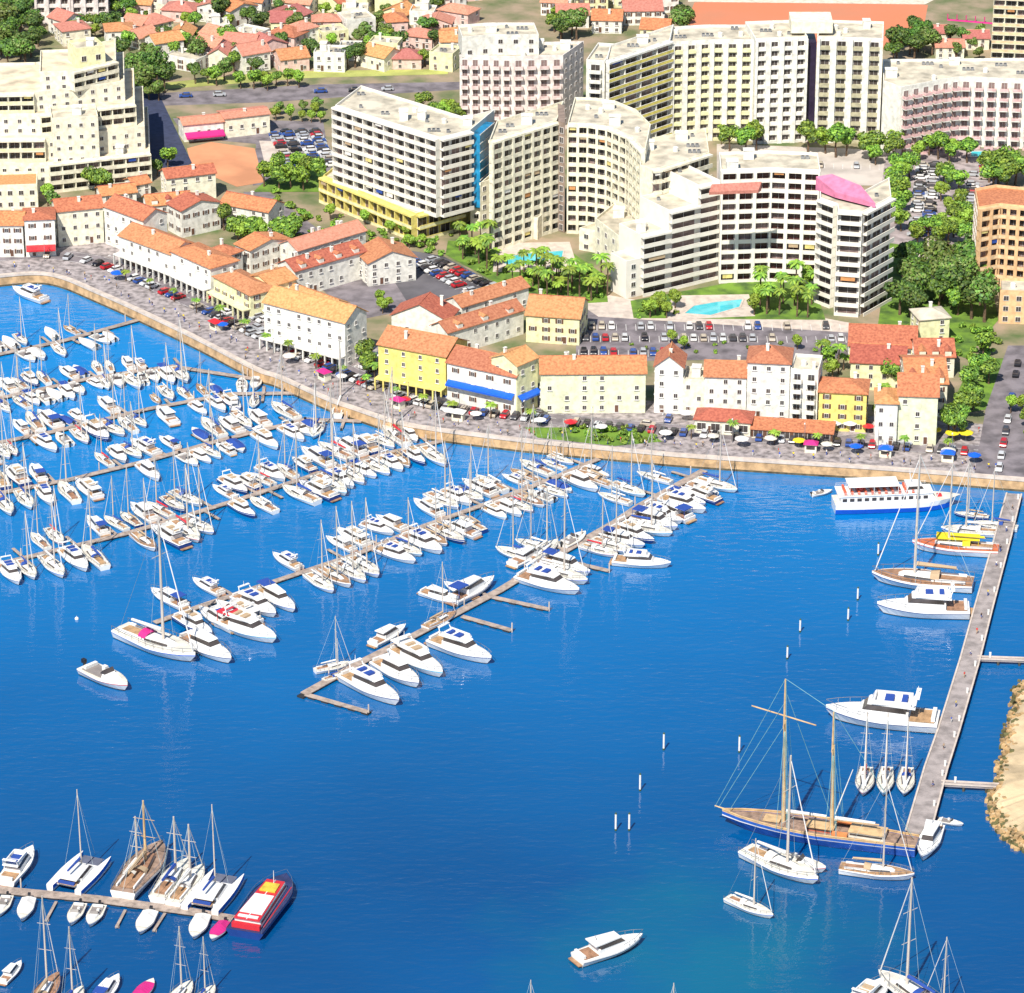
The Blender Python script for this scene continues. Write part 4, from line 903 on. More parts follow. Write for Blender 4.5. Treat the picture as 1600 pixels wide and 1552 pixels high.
def catamaran(L=13, stripe=ROYAL, red=False):
    r = empty('catamaran'); B = L * .56; fb = L * .11; w = B * .22
    for s in (-1, 1):
        n = 9; rs = []
        for i in range(n):
            t = i / (n - 1); f = .8 + .2 * min(1, t / .4) if t < .4 else math.cos((t - .4) / .6 * math.pi / 2) ** .8
            b = w / 2 * max(f, .05); zs = fb * (1 + .15 * t); x = -L / 2 + L * t; c = s * (B / 2 - w / 2)
            rs.append([(x, c - b, zs), (x, c - b, zs * .45), (x, c - b * .8, .1), (x, c, -.3), (x, c + b * .8, .1), (x, c + b, zs * .45), (x, c + b, zs)])
        m = MB(); m.rings(rs, mis=[1, 0, 0, 0, 0, 1, 0]); m.face(rs[0][::-1]); m.face([p[0] for p in rs] + [p[-1] for p in rs][::-1]); m.build('hull', [GEL, stripe], r)
    m = MB(); m.fr(-L * .38, L * .2, B * .62, B * .62, fb * .6, fb * 1.08); m.build('bridge_deck', GEL, r)
    m = MB(); m.fr(L * .2, L * .42, B * .58, B * .56, fb * .98, fb * 1.0); m.build('trampoline', mk('net_grey', (.12, .13, .18), .9) , r)
    m = MB(); m.fr(-L * .28, L * .14, B * .6, B * .5, fb * 1.09, fb * 1.09 + .5, rf=.3, inn=.1); cab = m.build('cabin', GEL, r)
    m = MB(); m.fr(-L * .26, L * .11, B * .57, B * .47, fb * 1.09 + .51, fb * 1.09 + .95, rf=.6, inn=.15); m.build('cabin_window', GLASS, cab)
    m = MB(); m.fr(-L * .42, L * .05, B * .56, B * .42, fb * 1.09 + .96, fb * 1.09 + 1.12, rf=.2); m.build('cabin_roof', GEL, cab)
    m = MB(); m.fr(-L * .44, -L * .29, B * .5, B * .5, fb * 1.09, fb * 1.09 + .06); m.build('cockpit_floor', TEAK, r)
    m = MB(); m.fr(-L * .43, -L * .39, B * .44, B * .44, fb * 1.09 + .07, fb * 1.09 + .5); m.build('seat', CANV_B, r)
    z = fb * 1.2; M = L * 1.25; m = MB(); m.tube((L * .04, 0, z + .9), (L * .02, 0, z + M), .14, .1, 6); m.build('mast', ALU, r)
    m = MB(); m.tube((L * .0, 0, z + 2.3), (-L * .36, 0, z + 2.2), .26, .18, 6); m.build('sail_cover', CANV_B, r)
    m = MB()
    for s in (-1, 1): m.tube((-L * .02, s * B * .42, z), (L * .02, 0, z + M * .95), .03, .03, 3)
    m.tube((L * .45, 0, z), (L * .02, 0, z + M * .95), .03, .03, 3); m.build('rigging', WIRE, r)
    return proto(r)

m12 = motor(12); m12t = motor(12, stripe=TURQ, canopy=CANV_W); m10 = motor(10, fly=False); m10b = motor(10, fly=False, stripe=ROYAL, canopy=CANV_B); m11n = motor(11, hullm=NAVY, stripe=GEL)
d7 = dayboat(7); d7r = dayboat(7, stripe=REDP); d7c = dayboat(7, cover=CANV_B); d7w = dayboat(6.5, cover=CANV_W); d7m = dayboat(6.5, cover=MAG)
s11 = sailboat(11); s11w = sailboat(11, cover=CANV_W, hood=CANV_W, stripe=ROYAL); s12n = sailboat(12, hullm=NAVY, stripe=GEL, cover=CANV_T, hood=CANV_T, mh=1.4)
s10r = sailboat(10, stripe=REDP, cover=REDP, hood=CANV_W, mh=1.3); s11t = sailboat(11, deckm=TEAK, cover=CANV_T, hood=CANV_T, mh=1.35); s10b = sailboat(10, stripe=TURQ, cover=CANV_B, hood=CANV_W, mh=1.25)
s14 = sailboat(14, hullm=GEL, stripe=ROYAL, cover=CANV_T, hood=CANV_T, mh=.62, wood=True, deckm=mk('weathered_deck', (.33, .22, .16), .8, .25, .8)); s11s = sailboat(11, mh=.8, stripe=ROYAL); s10s = sailboat(10, mh=.78, cover=CANV_W, hood=CANV_W)
ORD = mk('orange_deck', (.62, .16, .06), .6)
s13y = sailboat(13, stripe=REDP, cover=YELP, hood=YELP, deckm=ORD, mh=1.0)
s11h = sailboat(12, cover=CANV_W, hood=MAG, stripe=ROYAL); m12r = motor(12, stripe=TURQ, canopy=REDP)
KIND = {'s11h': (s11h, 12, '', 'sailboat'), 'm12r': (m12r, 12, '', 'motor yacht'), 's14': (s14, 14, '', 'sailboat'), 's11s': (s11s, 11, '', 'sailboat'), 's10s': (s10s, 10, '', 'sailboat'), 's13y': (s13y, 13, '', 'sailboat'),
 'm12': (m12, 12, 'white motor yacht with blue flybridge seats', 'motor yacht'), 'm12t': (m12t, 12, 'turquoise-striped flybridge yacht with white canopy', 'motor yacht'),
 'm10': (m10, 10, 'low white cruiser without flybridge', 'motor cruiser'), 'm10b': (m10b, 10, 'low cruiser with blue cockpit canopy', 'motor cruiser'), 'm11n': (m11n, 11, 'navy-hulled motor yacht', 'motor yacht'),
 'd7': (d7, 7, 'small open motorboat with navy stripe', 'motorboat'), 'd7r': (d7r, 7, 'small open motorboat with red stripe', 'motorboat'), 'd7c': (d7c, 7, 'small boat under blue cover', 'motorboat'),
 'd7w': (d7w, 6.5, 'small boat under white cover', 'motorboat'), 'd7m': (d7m, 6.5, 'small boat under magenta cover', 'motorboat'),
 's11': (s11, 11, 'sailboat with blue sail cover', 'sailboat'), 's11w': (s11w, 11, 'sailboat with white sail cover', 'sailboat'), 's12n': (s12n, 12, 'navy sailboat with tan cover', 'sailboat'),
 's10r': (s10r, 10, 'sailboat with red sail cover', 'sailboat'), 's11t': (s11t, 11, 'teak-decked sailboat with tan cover', 'sailboat'), 's10b': (s10b, 10, 'sailboat with turquoise stripe', 'sailboat')}
BIG = ['m12', 'm12t', 'm12', 'm10', 'm10b', 'm11n', 's11', 's11w', 's12n', 's10r', 's11t', 's10b', 's11w']
MID = ['m12', 'm10', 'm10', 'm10b', 'm12t', 's11', 's11w', 's10b', 's10r', 's11t', 'd7', 'd7c', 's11w', 'm11n']
SML = ['d7', 'd7r', 'd7c', 'd7w', 'm10', 'm10b', 's10b', 's11', 'd7w', 's11w', 'd7', 'm10', 's11t', 's11w']
NB = [0]
def put(kind, loc, ang, L, label, group=None):
    p, L0, d, c = KIND[kind]; s = L / L0
    NB[0] += 1
    return p.place((loc[0], loc[1], 0), ang, (s, s * rnd.uniform(1.02, 1.22), s * rnd.uniform(.95, 1.1)), label, group, c)

# pontoons: image polyline from the quay end outwards, runs of berths as (side, t0, t1, kinds, length range, spacing, density)
def pontoon(name_, px, runs, width=1.7, fingers=True, label=None, piles=True, bow_out=True, group=True):
    w = [P(*p) for p in px]; seg = [(w[i + 1] - w[i]).length for i in range(len(w) - 1)]; T = sum(seg)
    def at(s):
        for i, l in enumerate(seg):
            if s <= l or i == len(seg) - 1: d = (w[i + 1] - w[i]).normalized(); return w[i] + d * s, d
            s -= l
    rt = empty('pontoon', (w[0].x, w[0].y, 0)); tag(rt, label or f'wooden {name_} with short fingers between the moored boats', 'pontoon', 'floating pontoons of the marina')
    m = MB(); o = w[0]
    for i in range(len(w) - 1):
        d = (w[i + 1] - w[i]).normalized(); n = Vector((d.y, -d.x, 0)); a = w[i] - o; e = .003 * i
        m.ob(a, d, n, -.02, seg[i] + .6, -width / 2, width / 2, .42 + e, .62 + e, 0)
    m.build('walkway', DOCK, rt)
    m = MB()
    for i in range(len(w) - 1):
        d = (w[i + 1] - w[i]).normalized(); n = Vector((d.y, -d.x, 0)); a = w[i] - o; s = .5
        while s < seg[i]: m.ob(a, d, n, s, s + 2.2, -width / 2 + .15, width / 2 - .15, -.3, .415, 0); s += 3.6
    m.build('float', FLOATM, rt)
    nf = 0
    for sd, t0, t1, kinds, (l0, l1), sp, dens in runs:
        s = t0 * T; i = 0; sdn = {1: 'near', -1: 'far'}[sd]
        while s < t1 * T:
            p, d = at(s); n = Vector((-d.y, d.x, 0)) * sd; ang = math.atan2(n.y, n.x)
            L = rnd.uniform(l0 - 1, l1 + .8); k = rnd.choice(kinds)
            if k[0] == 'd': L = min(L, 8.5)
            if rnd.random() < dens + .08:
                c = p + n * (width / 2 + .5 + L / 2 + rnd.uniform(-.2, .9)); a2 = ang + R(rnd.uniform(-6, 6)) + (0 if rnd.random() < .8 else math.pi)
                CNT.setdefault((name_, sdn), 0); q = CNT[(name_, sdn)]; CNT[(name_, sdn)] += 1
                put(k, c, a2, L, f'{KIND[k][2]}, {nth(q)} from quay, {sdn} side of {name_}', f'boats moored along the {name_}')
            if fingers and i % 3 == 0 and nf < 40:
                f = p + d * (-sp / 2 if True else 0) - o; m = MB(); FL = L * .5
                m.ob(f, (n.x, n.y), (-n.y, n.x), width / 2 + .01, width / 2 + FL, -.4, .4, .42, .58, 0)
                q_ = 1.5
                while q_ < FL: m.ob(f, (n.x, n.y), (-n.y, n.x), width / 2 + q_, width / 2 + q_ + 1.1, -.3, .3, -.2, .415, 1); q_ += 2.4
                m.build('finger', [DOCK, FLOATM], rt); nf += 1
            s += sp * (L / 11 * .4 + .5) + rnd.choice([0, 0, .2, .5, 1.6]); i += 1
    if piles:
        s = 4.0
        while s < T:
            p, d = at(s); m = MB(); q = p - o + Vector((d.y, -d.x, 0)) * (width / 2 + .25); m.tube((q.x, q.y, -1), (q.x, q.y, 2.6), .16, .16, 6); m.tube((q.x, q.y, 2.6), (q.x, q.y, 2.8), .17, .02, 6)
            m.build('pile', COPING, rt); s += 24
    return w
CNT = {}
pontoon('first pontoon', [(218, 502), (100, 535), (0, 556), (-60, 566)], [(1, .25, 1, SML, (7, 10), 4.0, .8), (-1, .35, 1, SML, (7, 9.5), 4.4, .65)])
pontoon('second pontoon', [(405, 596), (270, 575), (150, 592), (0, 625), (-60, 636)], [(1, .30, 1, SML, (7, 11), 3.9, .85), (-1, .30, 1, MID, (8, 11), 4.3, .75)])
pontoon('third pontoon', [(465, 617), (360, 618), (230, 642), (90, 676), (-60, 706)], [(1, .12, .9, MID, (9, 12), 4.4, .75), (-1, .12, .82, MID, (8, 12), 4.6, .7), (1, .91, 1, MID, (10, 12), 4.2, .9)])
pontoon('fourth pontoon', [(565, 661), (480, 658), (340, 692), (230, 723), (110, 752), (-60, 785)], [(1, .06, .62, MID, (9, 13), 4.4, .75), (-1, .06, .46, MID, (9, 13), 4.4, .8), (-1, .52, .66, MID, (9, 12), 4.6, .8), (1, .74, 1, BIG, (10, 13), 4.3, .9), (-1, .8, 1, BIG, (10, 13), 4.5, .8)])
pontoon('fifth pontoon', [(690, 692), (600, 712), (500, 742), (400, 775), (300, 806), (200, 836), (100, 860), (0, 884), (-60, 898)],
        [(1, .05, .38, BIG, (10, 13.5), 4.4, .85), (-1, .04, .46, BIG, (10, 13), 4.4, .85), (1, .40, .48, BIG, (11, 12), 4.6, .8), (1, .54, .70, BIG, (11, 14), 4.5, .85), (-1, .52, .72, BIG, (10, 12), 4.6, .7), (1, .78, .86, BIG, (12, 14), 4.6, .8), (-1, .8, 1, BIG, (10, 12), 5, .5), (1, .90, 1, BIG, (12, 14), 4.6, .9)])
pontoon('sixth pontoon', [(935, 720), (860, 752), (760, 790), (660, 826), (560, 868), (440, 908), (320, 948), (245, 975)],
        [(1, .05, .32, MID, (9, 12), 4.2, .9), (-1, .05, .20, MID, (9, 12), 4.2, .9), (-1, .22, .40, BIG, (10, 12), 4.4, .85), (1, .36, .56, BIG, (11, 14), 4.6, .85), (-1, .46, .58, BIG, (10, 12), 4.8, .6), (1, .61, .72, BIG, (12, 14.5), 4.7, .9), (-1, .63, .72, BIG, (10, 12), 5, .6), (1, .80, 1.0, BIG, (13, 16), 5.4, .9), (-1, .86, .97, BIG, (11, 13), 5, .7)])
pw = pontoon('long seventh pontoon', [(1100, 738), (1000, 793), (960, 820), (880, 865), (780, 926), (640, 1000), (560, 1040), (478, 1086)],
        [(1, .04, .36, BIG, (11, 14), 4.0, .97), (-1, .05, .22, MID, (9, 11), 4.6, .6), (-1, .60, .66, ['m10', 's11w'], (10, 12), 5, .9), (-1, .40, .46, ['s11w', 's11'], (10, 12), 6, .8)], width=2.2)
def boat(kind, x0, y0, x1, y1, label, group=None, z=0):      # stern and bow given as image points at the waterline
    a, b = P(x0, y0), P(x1, y1); d = b - a; return put(kind, (a + b) / 2, math.atan2(d.y, d.x), d.length, label, group)
BV = 'white motor yachts by the long pontoon'
boat('m12', 676, 1006, 768, 1040, 'largest white yacht lying beside the long pontoon, blunt bow to the open water', BV)
boat('m12t', 618, 1020, 692, 1062, 'white yacht between two larger ones near the end of the long pontoon', BV)
boat('m10', 590, 1040, 655, 1078, 'long low white cruiser with smooth foredeck near the pontoon end', BV)
boat('m12', 540, 1062, 624, 1106, 'white yacht with dark sunroof, nearest the tip of the long pontoon', BV)
boat('s11w', 492, 1052, 550, 1040, 'white sailboat lying along the far side of the pontoon tip', BV)
boat('s11', 505, 1066, 545, 1055, 'small white sailboat just behind the pontoon tip', BV)
boat('m10', 582, 1012, 634, 984, 'white boat moored alongside the far edge of the long pontoon', BV)
boat('m10b', 706, 946, 772, 912, 'white cruiser alongside the far edge, middle of the long pontoon', BV)
boat('s11t', 664, 985, 712, 962, 'tan sailboat alongside the far edge, below the middle of long pontoon', BV)
boat('m10', 800, 888, 850, 862, 'white cruiser alongside the far edge, just past halfway', BV)
boat('s11w', 830, 878, 872, 850, 'white sailboat alongside the far edge, beyond the halfway cruiser', BV)
boat('d7', 878, 858, 915, 838, 'small white boat alongside the far edge nearest the bend', BV)
boat('m12', 812, 905, 905, 932, 'white yacht in a group of three below the long pontoon, nearest', BV)
boat('s11w', 832, 892, 918, 916, 'white sailboat in a group of three below the long pontoon, middle', BV)
boat('m10b', 850, 880, 922, 902, 'white cruiser in a group of three below the long pontoon, farthest', BV)
boat('m12', 958, 880, 1048, 888, 'lone white yacht off the finger end, bow pointing right', BV)
for i, (x0, y0, x1, y1) in enumerate([(478, 1088, 576, 1116), (722, 966, 800, 988), (770, 936, 858, 955), (880, 878, 952, 895), (908, 855, 965, 866)]):
    a, b = P(x0, y0), P(x1, y1); d = b - a; L = d.length; d.normalize(); n = Vector((d.y, -d.x, 0)); rt = empty('finger_pontoon', (a.x, a.y, 0))
    tag(rt, ['long finger pontoon jutting right from the tip of the seventh pontoon', 'empty finger pontoon right of the largest white yacht', 'empty finger pontoon, second beyond the largest white yacht', 'finger pontoon beside the group of three white boats', 'short finger pontoon above the lone white yacht'][i], 'pontoon', 'long finger pontoons')
    m = MB(); m.ob((0, 0), d, n, 0, L, -.7, .7, .4, .6); m.build('walkway', DOCK, rt)
    m = MB(); s = 1.0
    while s < L - 1: m.ob((0, 0), d, n, s, s + 1.8, -.75, .8, -.3, .39); s += 3.6
    m.build('float', FLOATM, rt)
    m = MB(); m.tube((d.x * L, d.y * L, -1), (d.x * L, d.y * L, 2.4), .18, .18, 6); m.build('pile', COPING, rt)
# outer end of the sixth pontoon
boat('s11h', 188, 992, 306, 1038, 'long white sailboat with magenta hood at the outer end of the sixth pontoon')
boat('m10', 288, 1002, 362, 1040, 'white boat with broad smooth foredeck beside the long white sailboat')
boat('m12r', 345, 975, 432, 1008, 'white yacht with red bimini at the outer end of the sixth pontoon')
boat('d7r', 134, 1050, 200, 1082, 'small white motorboat with red seat drifting alone at left')
boat('m10', 902, 1506, 1004, 1472, 'white motorboat with brown cockpit cruising alone near the bottom centre')

# ---------------------------------------------------------------- right pier and gangways
def pier(pts, w0, w1, label, z=1.5):
    o = P(*pts[0]); rt = empty('pier', (o.x, o.y, 0)); tag(rt, label, 'pier'); ws = [P(*p) for p in pts]; n_ = len(ws); l = []; r = []
    for i, p in enumerate(ws):
        a = ws[max(0, i - 1)]; b = ws[min(n_ - 1, i + 1)]; d = (b - a).normalized(); n = Vector((d.y, -d.x, 0)); w = w0 + (w1 - w0) * i / (n_ - 1)
        l.append(p - o - n * w / 2); r.append(p - o + n * w / 2)
    m = MB()
    for i in range(n_ - 1):
        m.hexa([(q.x, q.y, z - .5) for q in (l[i], r[i], r[i + 1], l[i + 1])] + [(q.x, q.y, z) for q in (l[i], r[i], r[i + 1], l[i + 1])][0:4])
    m.build('pier_deck', DOCKP, rt)
    m = MB()
    for side in (l, r):
        for i in range(n_ - 1):
            d = side[i + 1] - side[i]; L = d.length; d.normalize(); nn = Vector((d.y, -d.x, 0)); m.ob(side[i], d, nn, 0, L, -.2, .2, z + .003, z + .22 + .002 * i)
    m.build('pier_kerb', COPING, rt)
    m = MB()
    for i in range(n_ - 1):
        L = (l[i + 1] - l[i]).length; s = 0
        while s < L:
            for side in (l, r): q = side[i].lerp(side[i + 1], s / L); q = q * .97 + (l[i] + r[i]) * .5 * .03; m.tube((q.x, q.y, -1.5), (q.x, q.y, z - .51), .3, .3, 6)
            s += 5
    m.build('pier_pile', mk('dark_pile', (.08, .07, .05), .8), rt)
    m = MB(); tot = 0
    for i in range(n_ - 1):
        L = (l[i + 1] - l[i]).length; s = 3
        while s < L:
            q = (l[i].lerp(l[i + 1], s / L)) * .85 + (r[i].lerp(r[i + 1], s / L)) * .15
            mm = MB(); mm.box(q.x, q.y, z + .003, .45, .35, 1.15); mm.box(q.x, q.y, z + 1.16, .5, .4, .12); mm.build('service_pedestal', CANV_W, rt); s += 14
    return rt
pier([(1584, 780), (1566, 850), (1536, 960), (1515, 1040), (1482, 1150), (1462, 1210), (1434, 1310)], 3.7, 5.2, 'long pale concrete pier running down the right side from the quay')
pier([(1526, 1036), (1700, 1042)], 1.4, 1.4, 'upper narrow walkway leading from the pier to the right edge', 1.3)
pier([(1470, 1232), (1580, 1238)], 1.5, 1.5, 'lower narrow gangway between the pier and the sand bank', 1.4)
pontoon('bottom left pontoon', [(408, 1447), (300, 1428), (150, 1408), (0, 1394), (-40, 1390)], [], width=2.6, label='wooden pontoon at bottom left with boats on both sides')
for i, (x0, y0, x1, y1) in enumerate([(88, 1412, 72, 1442), (196, 1425, 182, 1452), (258, 1430, 240, 1458)]):
    a, b = P(x0, y0), P(x1, y1); d = (b - a); L = d.length; d.normalize(); m = MB(); m.ob((0, 0), d, Vector((d.y, -d.x, 0)), 0, L, -.3, .3, .35, .55); m.box(d.x * L * .9, d.y * L * .9, -.3, .8, .8, .64)
    o = m.build('finger_pontoon', DOCK); o.location = (a.x, a.y, 0); tag(o, ['slim finger stage left of the twin dinghies at bottom left pontoon', 'slim finger stage right of the twin dinghies at bottom left', 'slim finger stage right of the covered small boat at bottom left'][i], 'pontoon', 'slim finger stages')

# ---------------------------------------------------------------- special boats
def ferry():
    a, b = P(1302, 797), P(1500, 790); d = b - a; L = d.length; r = empty('ferry', (a + b) / 2 + Vector((0, 0, 0)), math.atan2(d.y, d.x)); tag(r, 'two-deck white excursion ferry with bright blue hull moored against the right quay', 'ferry')
    B = 7.5; fb = 2.6; n = 13; rs = []; rs2 = []
    for i in range(n):
        t = i / (n - 1); f = .9 + .1 * min(1, t / .2) if t < .62 else math.cos((t - .62) / .38 * math.pi / 2) ** .7; q = B / 2 * max(f, .02); x = -L / 2 + L * t; zs = fb + .5 * t ** 3; xw = x - t ** 4 * 2
        rs.append([(x, -q, zs), (xw, -q, 1.5), (xw, -q * .85, .1), (xw, 0, -.5), (xw, q * .85, .1), (xw, q, 1.5), (x, q, zs)])
    m = MB(); m.rings(rs, mis=[0, 1, 2, 2, 1, 0, 0]); m.face(rs[0][::-1]); m.build('hull', [GEL, ROYAL, NAVY], r)
    m = MB(); m.rings([[p[0], (p[0][0], 0, p[0][2] - .02), p[-1]] for p in rs][::1]); m.build('deck', GELC, r)
    m = MB(); m.fr(-L * .46, L * .30, B * .86, B * .7, fb, fb + 2.2, rf=1.2, inn=.05); c = m.build('main_cabin', GEL, r)
    for s in (-1, 1):
        for i in range(12):
            x = -L * .43 + i * L * .058; m = MB(); w2 = (B * .86 + (B * .7 - B * .86) * ((x + L * .46) / (L * .76))) / 2; m.box(x, s * (w2 - .0), fb + .9, 1.1, .12, .8); m.build('window', GLASS, c)
    m = MB(); m.fr(L * .24, L * .285, B * .6, B * .5, fb + 1.2, fb + 1.9, rf=.3); m.build('windscreen', GLASS, c)
    m = MB(); m.fr(-L * .48, L * .27, B * .92, B * .74, fb + 2.21, fb + 2.4); m.build('upper_deck', GEL, r)
    m = MB()
    for i in range(11):
        for s in (-1, 1): m.box(-L * .42 + i * 1.7, s * B * .2, fb + 2.41, .5, B * .3, .75)
    tag(m.build('bench_rows', mk('orange_bench', (.7, .12, .05), .6), r), kind='stuff')
    m = MB(); m.fr(-L * .40, L * .0, B * .8, B * .8, fb + 4.6, fb + 4.75, inn=.1)
    for x in (-L * .39, -L * .2, -L * .01):
        for s in (-1, 1): m.tube((x, s * B * .38, fb + 2.4), (x, s * B * .38, fb + 4.6), .07, .07, 5)
    m.build('sun_awning', CANV_W, r)
    m = MB(); m.fr(L * .06, L * .2, B * .55, B * .5, fb + 2.41, fb + 4.2, rf=.6, inn=.1); w = m.build('wheelhouse', GEL, r)
    m = MB(); m.fr(L * .065, L * .195, B * .57, B * .51, fb + 3.2, fb + 3.9, rf=.45, inn=.08); m.build('wheelhouse_window', GLASS, w)
    m = MB(); m.tube((L * .1, 0, fb + 4.2), (L * .09, 0, fb + 8.0), .12, .06, 6); m.tube((L * .095, -1.2, fb + 6.2), (L * .095, 1.2, fb + 6.2), .05, .05, 4); m.build('mast', GEL, r)
    m = MB()
    for s in (-1, 1):
        for i in range(14): x = -L * .47 + i * L * .054; m.tube((x, s * B * .43, fb + 2.4), (x, s * B * .43, fb + 3.3), .035, .035, 4)
        m.tube((-L * .47, s * B * .43, fb + 3.3), (L * .24, s * B * .36, fb + 3.3), .04, .04, 4); m.tube((-L * .47, s * B * .43, fb + 2.9), (L * .24, s * B * .36, fb + 2.9), .03, .03, 4)
    m.build('guard_rail', GEL, r)
    m = MB(); m.box(-L * .30, 0, fb + 2.41, 1.6, 1.4, 1.0); m.box(L * .33, 0, fb + .2, 1.2, 1.2, .6); m.build('locker', REDP, r)
ferry()
def schooner():
    a, b = P(1432, 1334), P(1128, 1290); d = b - a; L = d.length; r = empty('schooner', (a + b) / 2, math.atan2(d.y, d.x)); tag(r, 'large two-masted wooden schooner with blue hull moored at the pier end', 'schooner')
    B = L * .19; fb = 2.6; dk = hull_parts(r, L, B, fb, mk('dull_blue_hull', (.02, .10, .42), .4), GEL, mk('weathered_deck', (.33, .22, .16), .8, .25, .8), sheer=.35, stern=.6, full=.5, boot=BLACK, tip=1.6)
    m = MB()
    for s in (-1, 1):
        p = [(x, s * q, z) for x, q, z in dk]
        for u, v in zip(p, p[1:]): m.tube((u[0], u[1], u[2] + .5), (v[0], v[1], v[2] + .5), .13, .13, 5); m.face([u, v, (v[0], v[1], v[2] + .5), (u[0], u[1], u[2] + .5)])
    m.build('bulwark', WOODM, r)
    m = MB(); m.tube((L * .46, 0, dk[-1][2] + .3), (L * .54, 0, dk[-1][2] + 1.0), .22, .12, 6); m.build('bowsprit', WOODM, r)
    z = fb
    for i, (x0, x1, w, h) in enumerate([(-L * .34, -L * .16, .5, 1.3), (-L * .08, L * .06, .46, 1.0), (L * .2, L * .28, .36, .8)]):
        m = MB(); m.fr(x0, x1, B * w, B * w, z + .1, z + h, rf=.2, rb=.2, inn=.1); c = m.build('deckhouse', GELC if i != 1 else mk('red_deckhouse', (.5, .12, .07), .6), r)
        m = MB(); m.fr(x0 - .1, x1 + .1, B * w + .2, B * w + .2, z + h + .01, z + h + .12); m.build('deckhouse_roof', WOODM, c)
        m = MB(); m.fr(x0 + .25, x1 - .25, B * w + .04, B * w + .04, z + h * .5, z + h * .8, inn=.03); m.build('window', GLASS, c)
    masts = [(P(1224, 1302), 1060), (P(1300, 1312), 1110)]; inv = Matrix.Rotation(-r.rotation_euler.z, 3, 'Z')
    tops = []
    for (q, yt) in masts:
        h = zfor(q, yt); l = inv @ (q - Vector(r.location)); tops.append((l.x, h)); mh = h - z
        m = MB(); m.tube((l.x, 0, z), (l.x + (.3), 0, z + mh * .72), .46, .34, 8); m.tube((l.x + .45, 0, z + mh * .66), (l.x + .5, 0, h), .28, .18, 6); mt = m.build('mast', WOODM, r)
        m = MB(); m.tube((l.x + .3, -B * .22, z + mh * .7), (l.x + .3, B * .22, z + mh * .7), .1, .1, 5); m.build('crosstree', WOODM, mt)
        m = MB(); m.tube((l.x - .5, 0, z + 2.6), (l.x - L * .24, 0, z + 2.9), .2, .16, 6); m.build('boom', WOODM, r)
        m = MB(); m.tube((l.x - .6, 0, z + 3.1), (l.x - L * .22, 0, z + 3.2), .42, .25, 7); m.build('furled_sail', CANV_W, r)
    m = MB(); m.tube((tops[1][0] - .6, 0, z + 4), (tops[1][0] - 4.0, 0, z + 15), .16, .1, 5); m.build('gaff', CANV_W, r)
    m = MB(); f = tops[0]; g = tops[1]; h1 = f[1]; yz = z + (h1 - z) * .72
    m.tube((f[0] + .6 + 7.4, -2.4, yz + 1), (f[0] + .6 - 7.4, 2.4, yz + 1), .15, .15, 6); m.build('yard', WOODM, r)
    m = MB(); w = .06
    for tx, th in ((L * .54, h1), (L * .52, h1 * .85), (L * .46, h1 * .7)): m.tube((f[0] + .5, 0, th), (tx, 0, z + 1.5), w, w, 3)
    for (x, h) in tops:
        for s in (-1, 1):
            for k in (-1.6, -.5, .7): m.tube((x + k, s * B * .47, z + .4), (x + .3, 0, z + (h - z) * .7), w * .8, w * .8, 3)
            m.tube((x - 1.8, s * B * .47, z + .4), (x + .4, 0, h), w * .8, w * .8, 3)
    m.tube((f[0] + .4, 0, h1), (g[0] + .4, 0, g[1]), w, w, 3); m.tube((g[0] + .4, 0, g[1]), (-L * .48, 0, z + 1), w, w, 3); m.tube((f[0], 0, h1 * .9), (g[0], 0, z + 3), w, w, 3)
    m.build('rigging', mk('teal_rigging', (.20, .42, .42), .6), r)
    m = MB()
    for s in (-1, 1): m.box(-L * .12, s * B * .36, z + .6, 3.2, 1.0, .7)
    m.build('lifeboat', mk('orange_liferaft', (.75, .25, .08), .5), r)
schooner()
def simple_special(kind, x0, y0, x1, y1, label, cat=None): 
    o = boat(kind, x0, y0, x1, y1, label); 
    if cat: o['category'] = cat
    return o
boat('m12', 1466, 1138, 1290, 1122, 'large white motor yacht lying across beside the pier, above the schooner')
boat('m12', 1514, 962, 1370, 958, 'white motor yacht with mauve cushions moored stern to the pier')
boat('s13y', 1560, 868, 1425, 858, 'white sailboat with orange deck and yellow hood moored near the ferry')
boat('s11w', 1562, 838, 1470, 832, 'white sailboat behind the yellow-trimmed boat near the ferry')
boat('s12n', 1545, 812, 1490, 806, 'dark sailboat tucked between the ferry and pier top')
boat('s11', 1590, 830, 1520, 822, 'blue-covered sailboat at the pier top in the right corner')
o = boat('s11t', 1520, 922, 1362, 908, 'slim wooden sailboat with a long bowsprit moored at the pier')
boat('s11w', 1164, 1336, 1278, 1386, 'larger white sailboat lying just below the schooner bow')
boat('d7r', 1205, 1345, 1290, 1366, 'small red-striped boat between schooner and the larger white sailboat')
boat('s11t', 1312, 1362, 1428, 1376, 'grey sailboat moored below the schooner stern')
boat('s11w', 1136, 1408, 1208, 1438, 'small white sailboat heading away below the schooner')
boat('m10', 1462, 1298, 1440, 1350, 'narrow white boat tied to the tip of the pier')
boat('d7', 1466, 1284, 1505, 1292, 'small dark dinghy right of the pier near the lower gangway')
for i, x in enumerate((1350, 1382, 1414)):
    boat(['s10r', 's10b', 's11'][i], x + 4, 1206, x - 2, 1248, ['red-bowed small sailboat, left of the trio facing the camera', 'white small sailboat, middle of the trio facing the camera', 'white small sailboat, right of the trio facing the camera'][i], 'trio of small sailboats by the pier')
boat('m12', 70, 474, 20, 456, 'white motor yacht moored alone under the quay wall at the far left')
boat('d7', 1268, 776, 1300, 770, 'small grey boat behind the stern of the ferry')
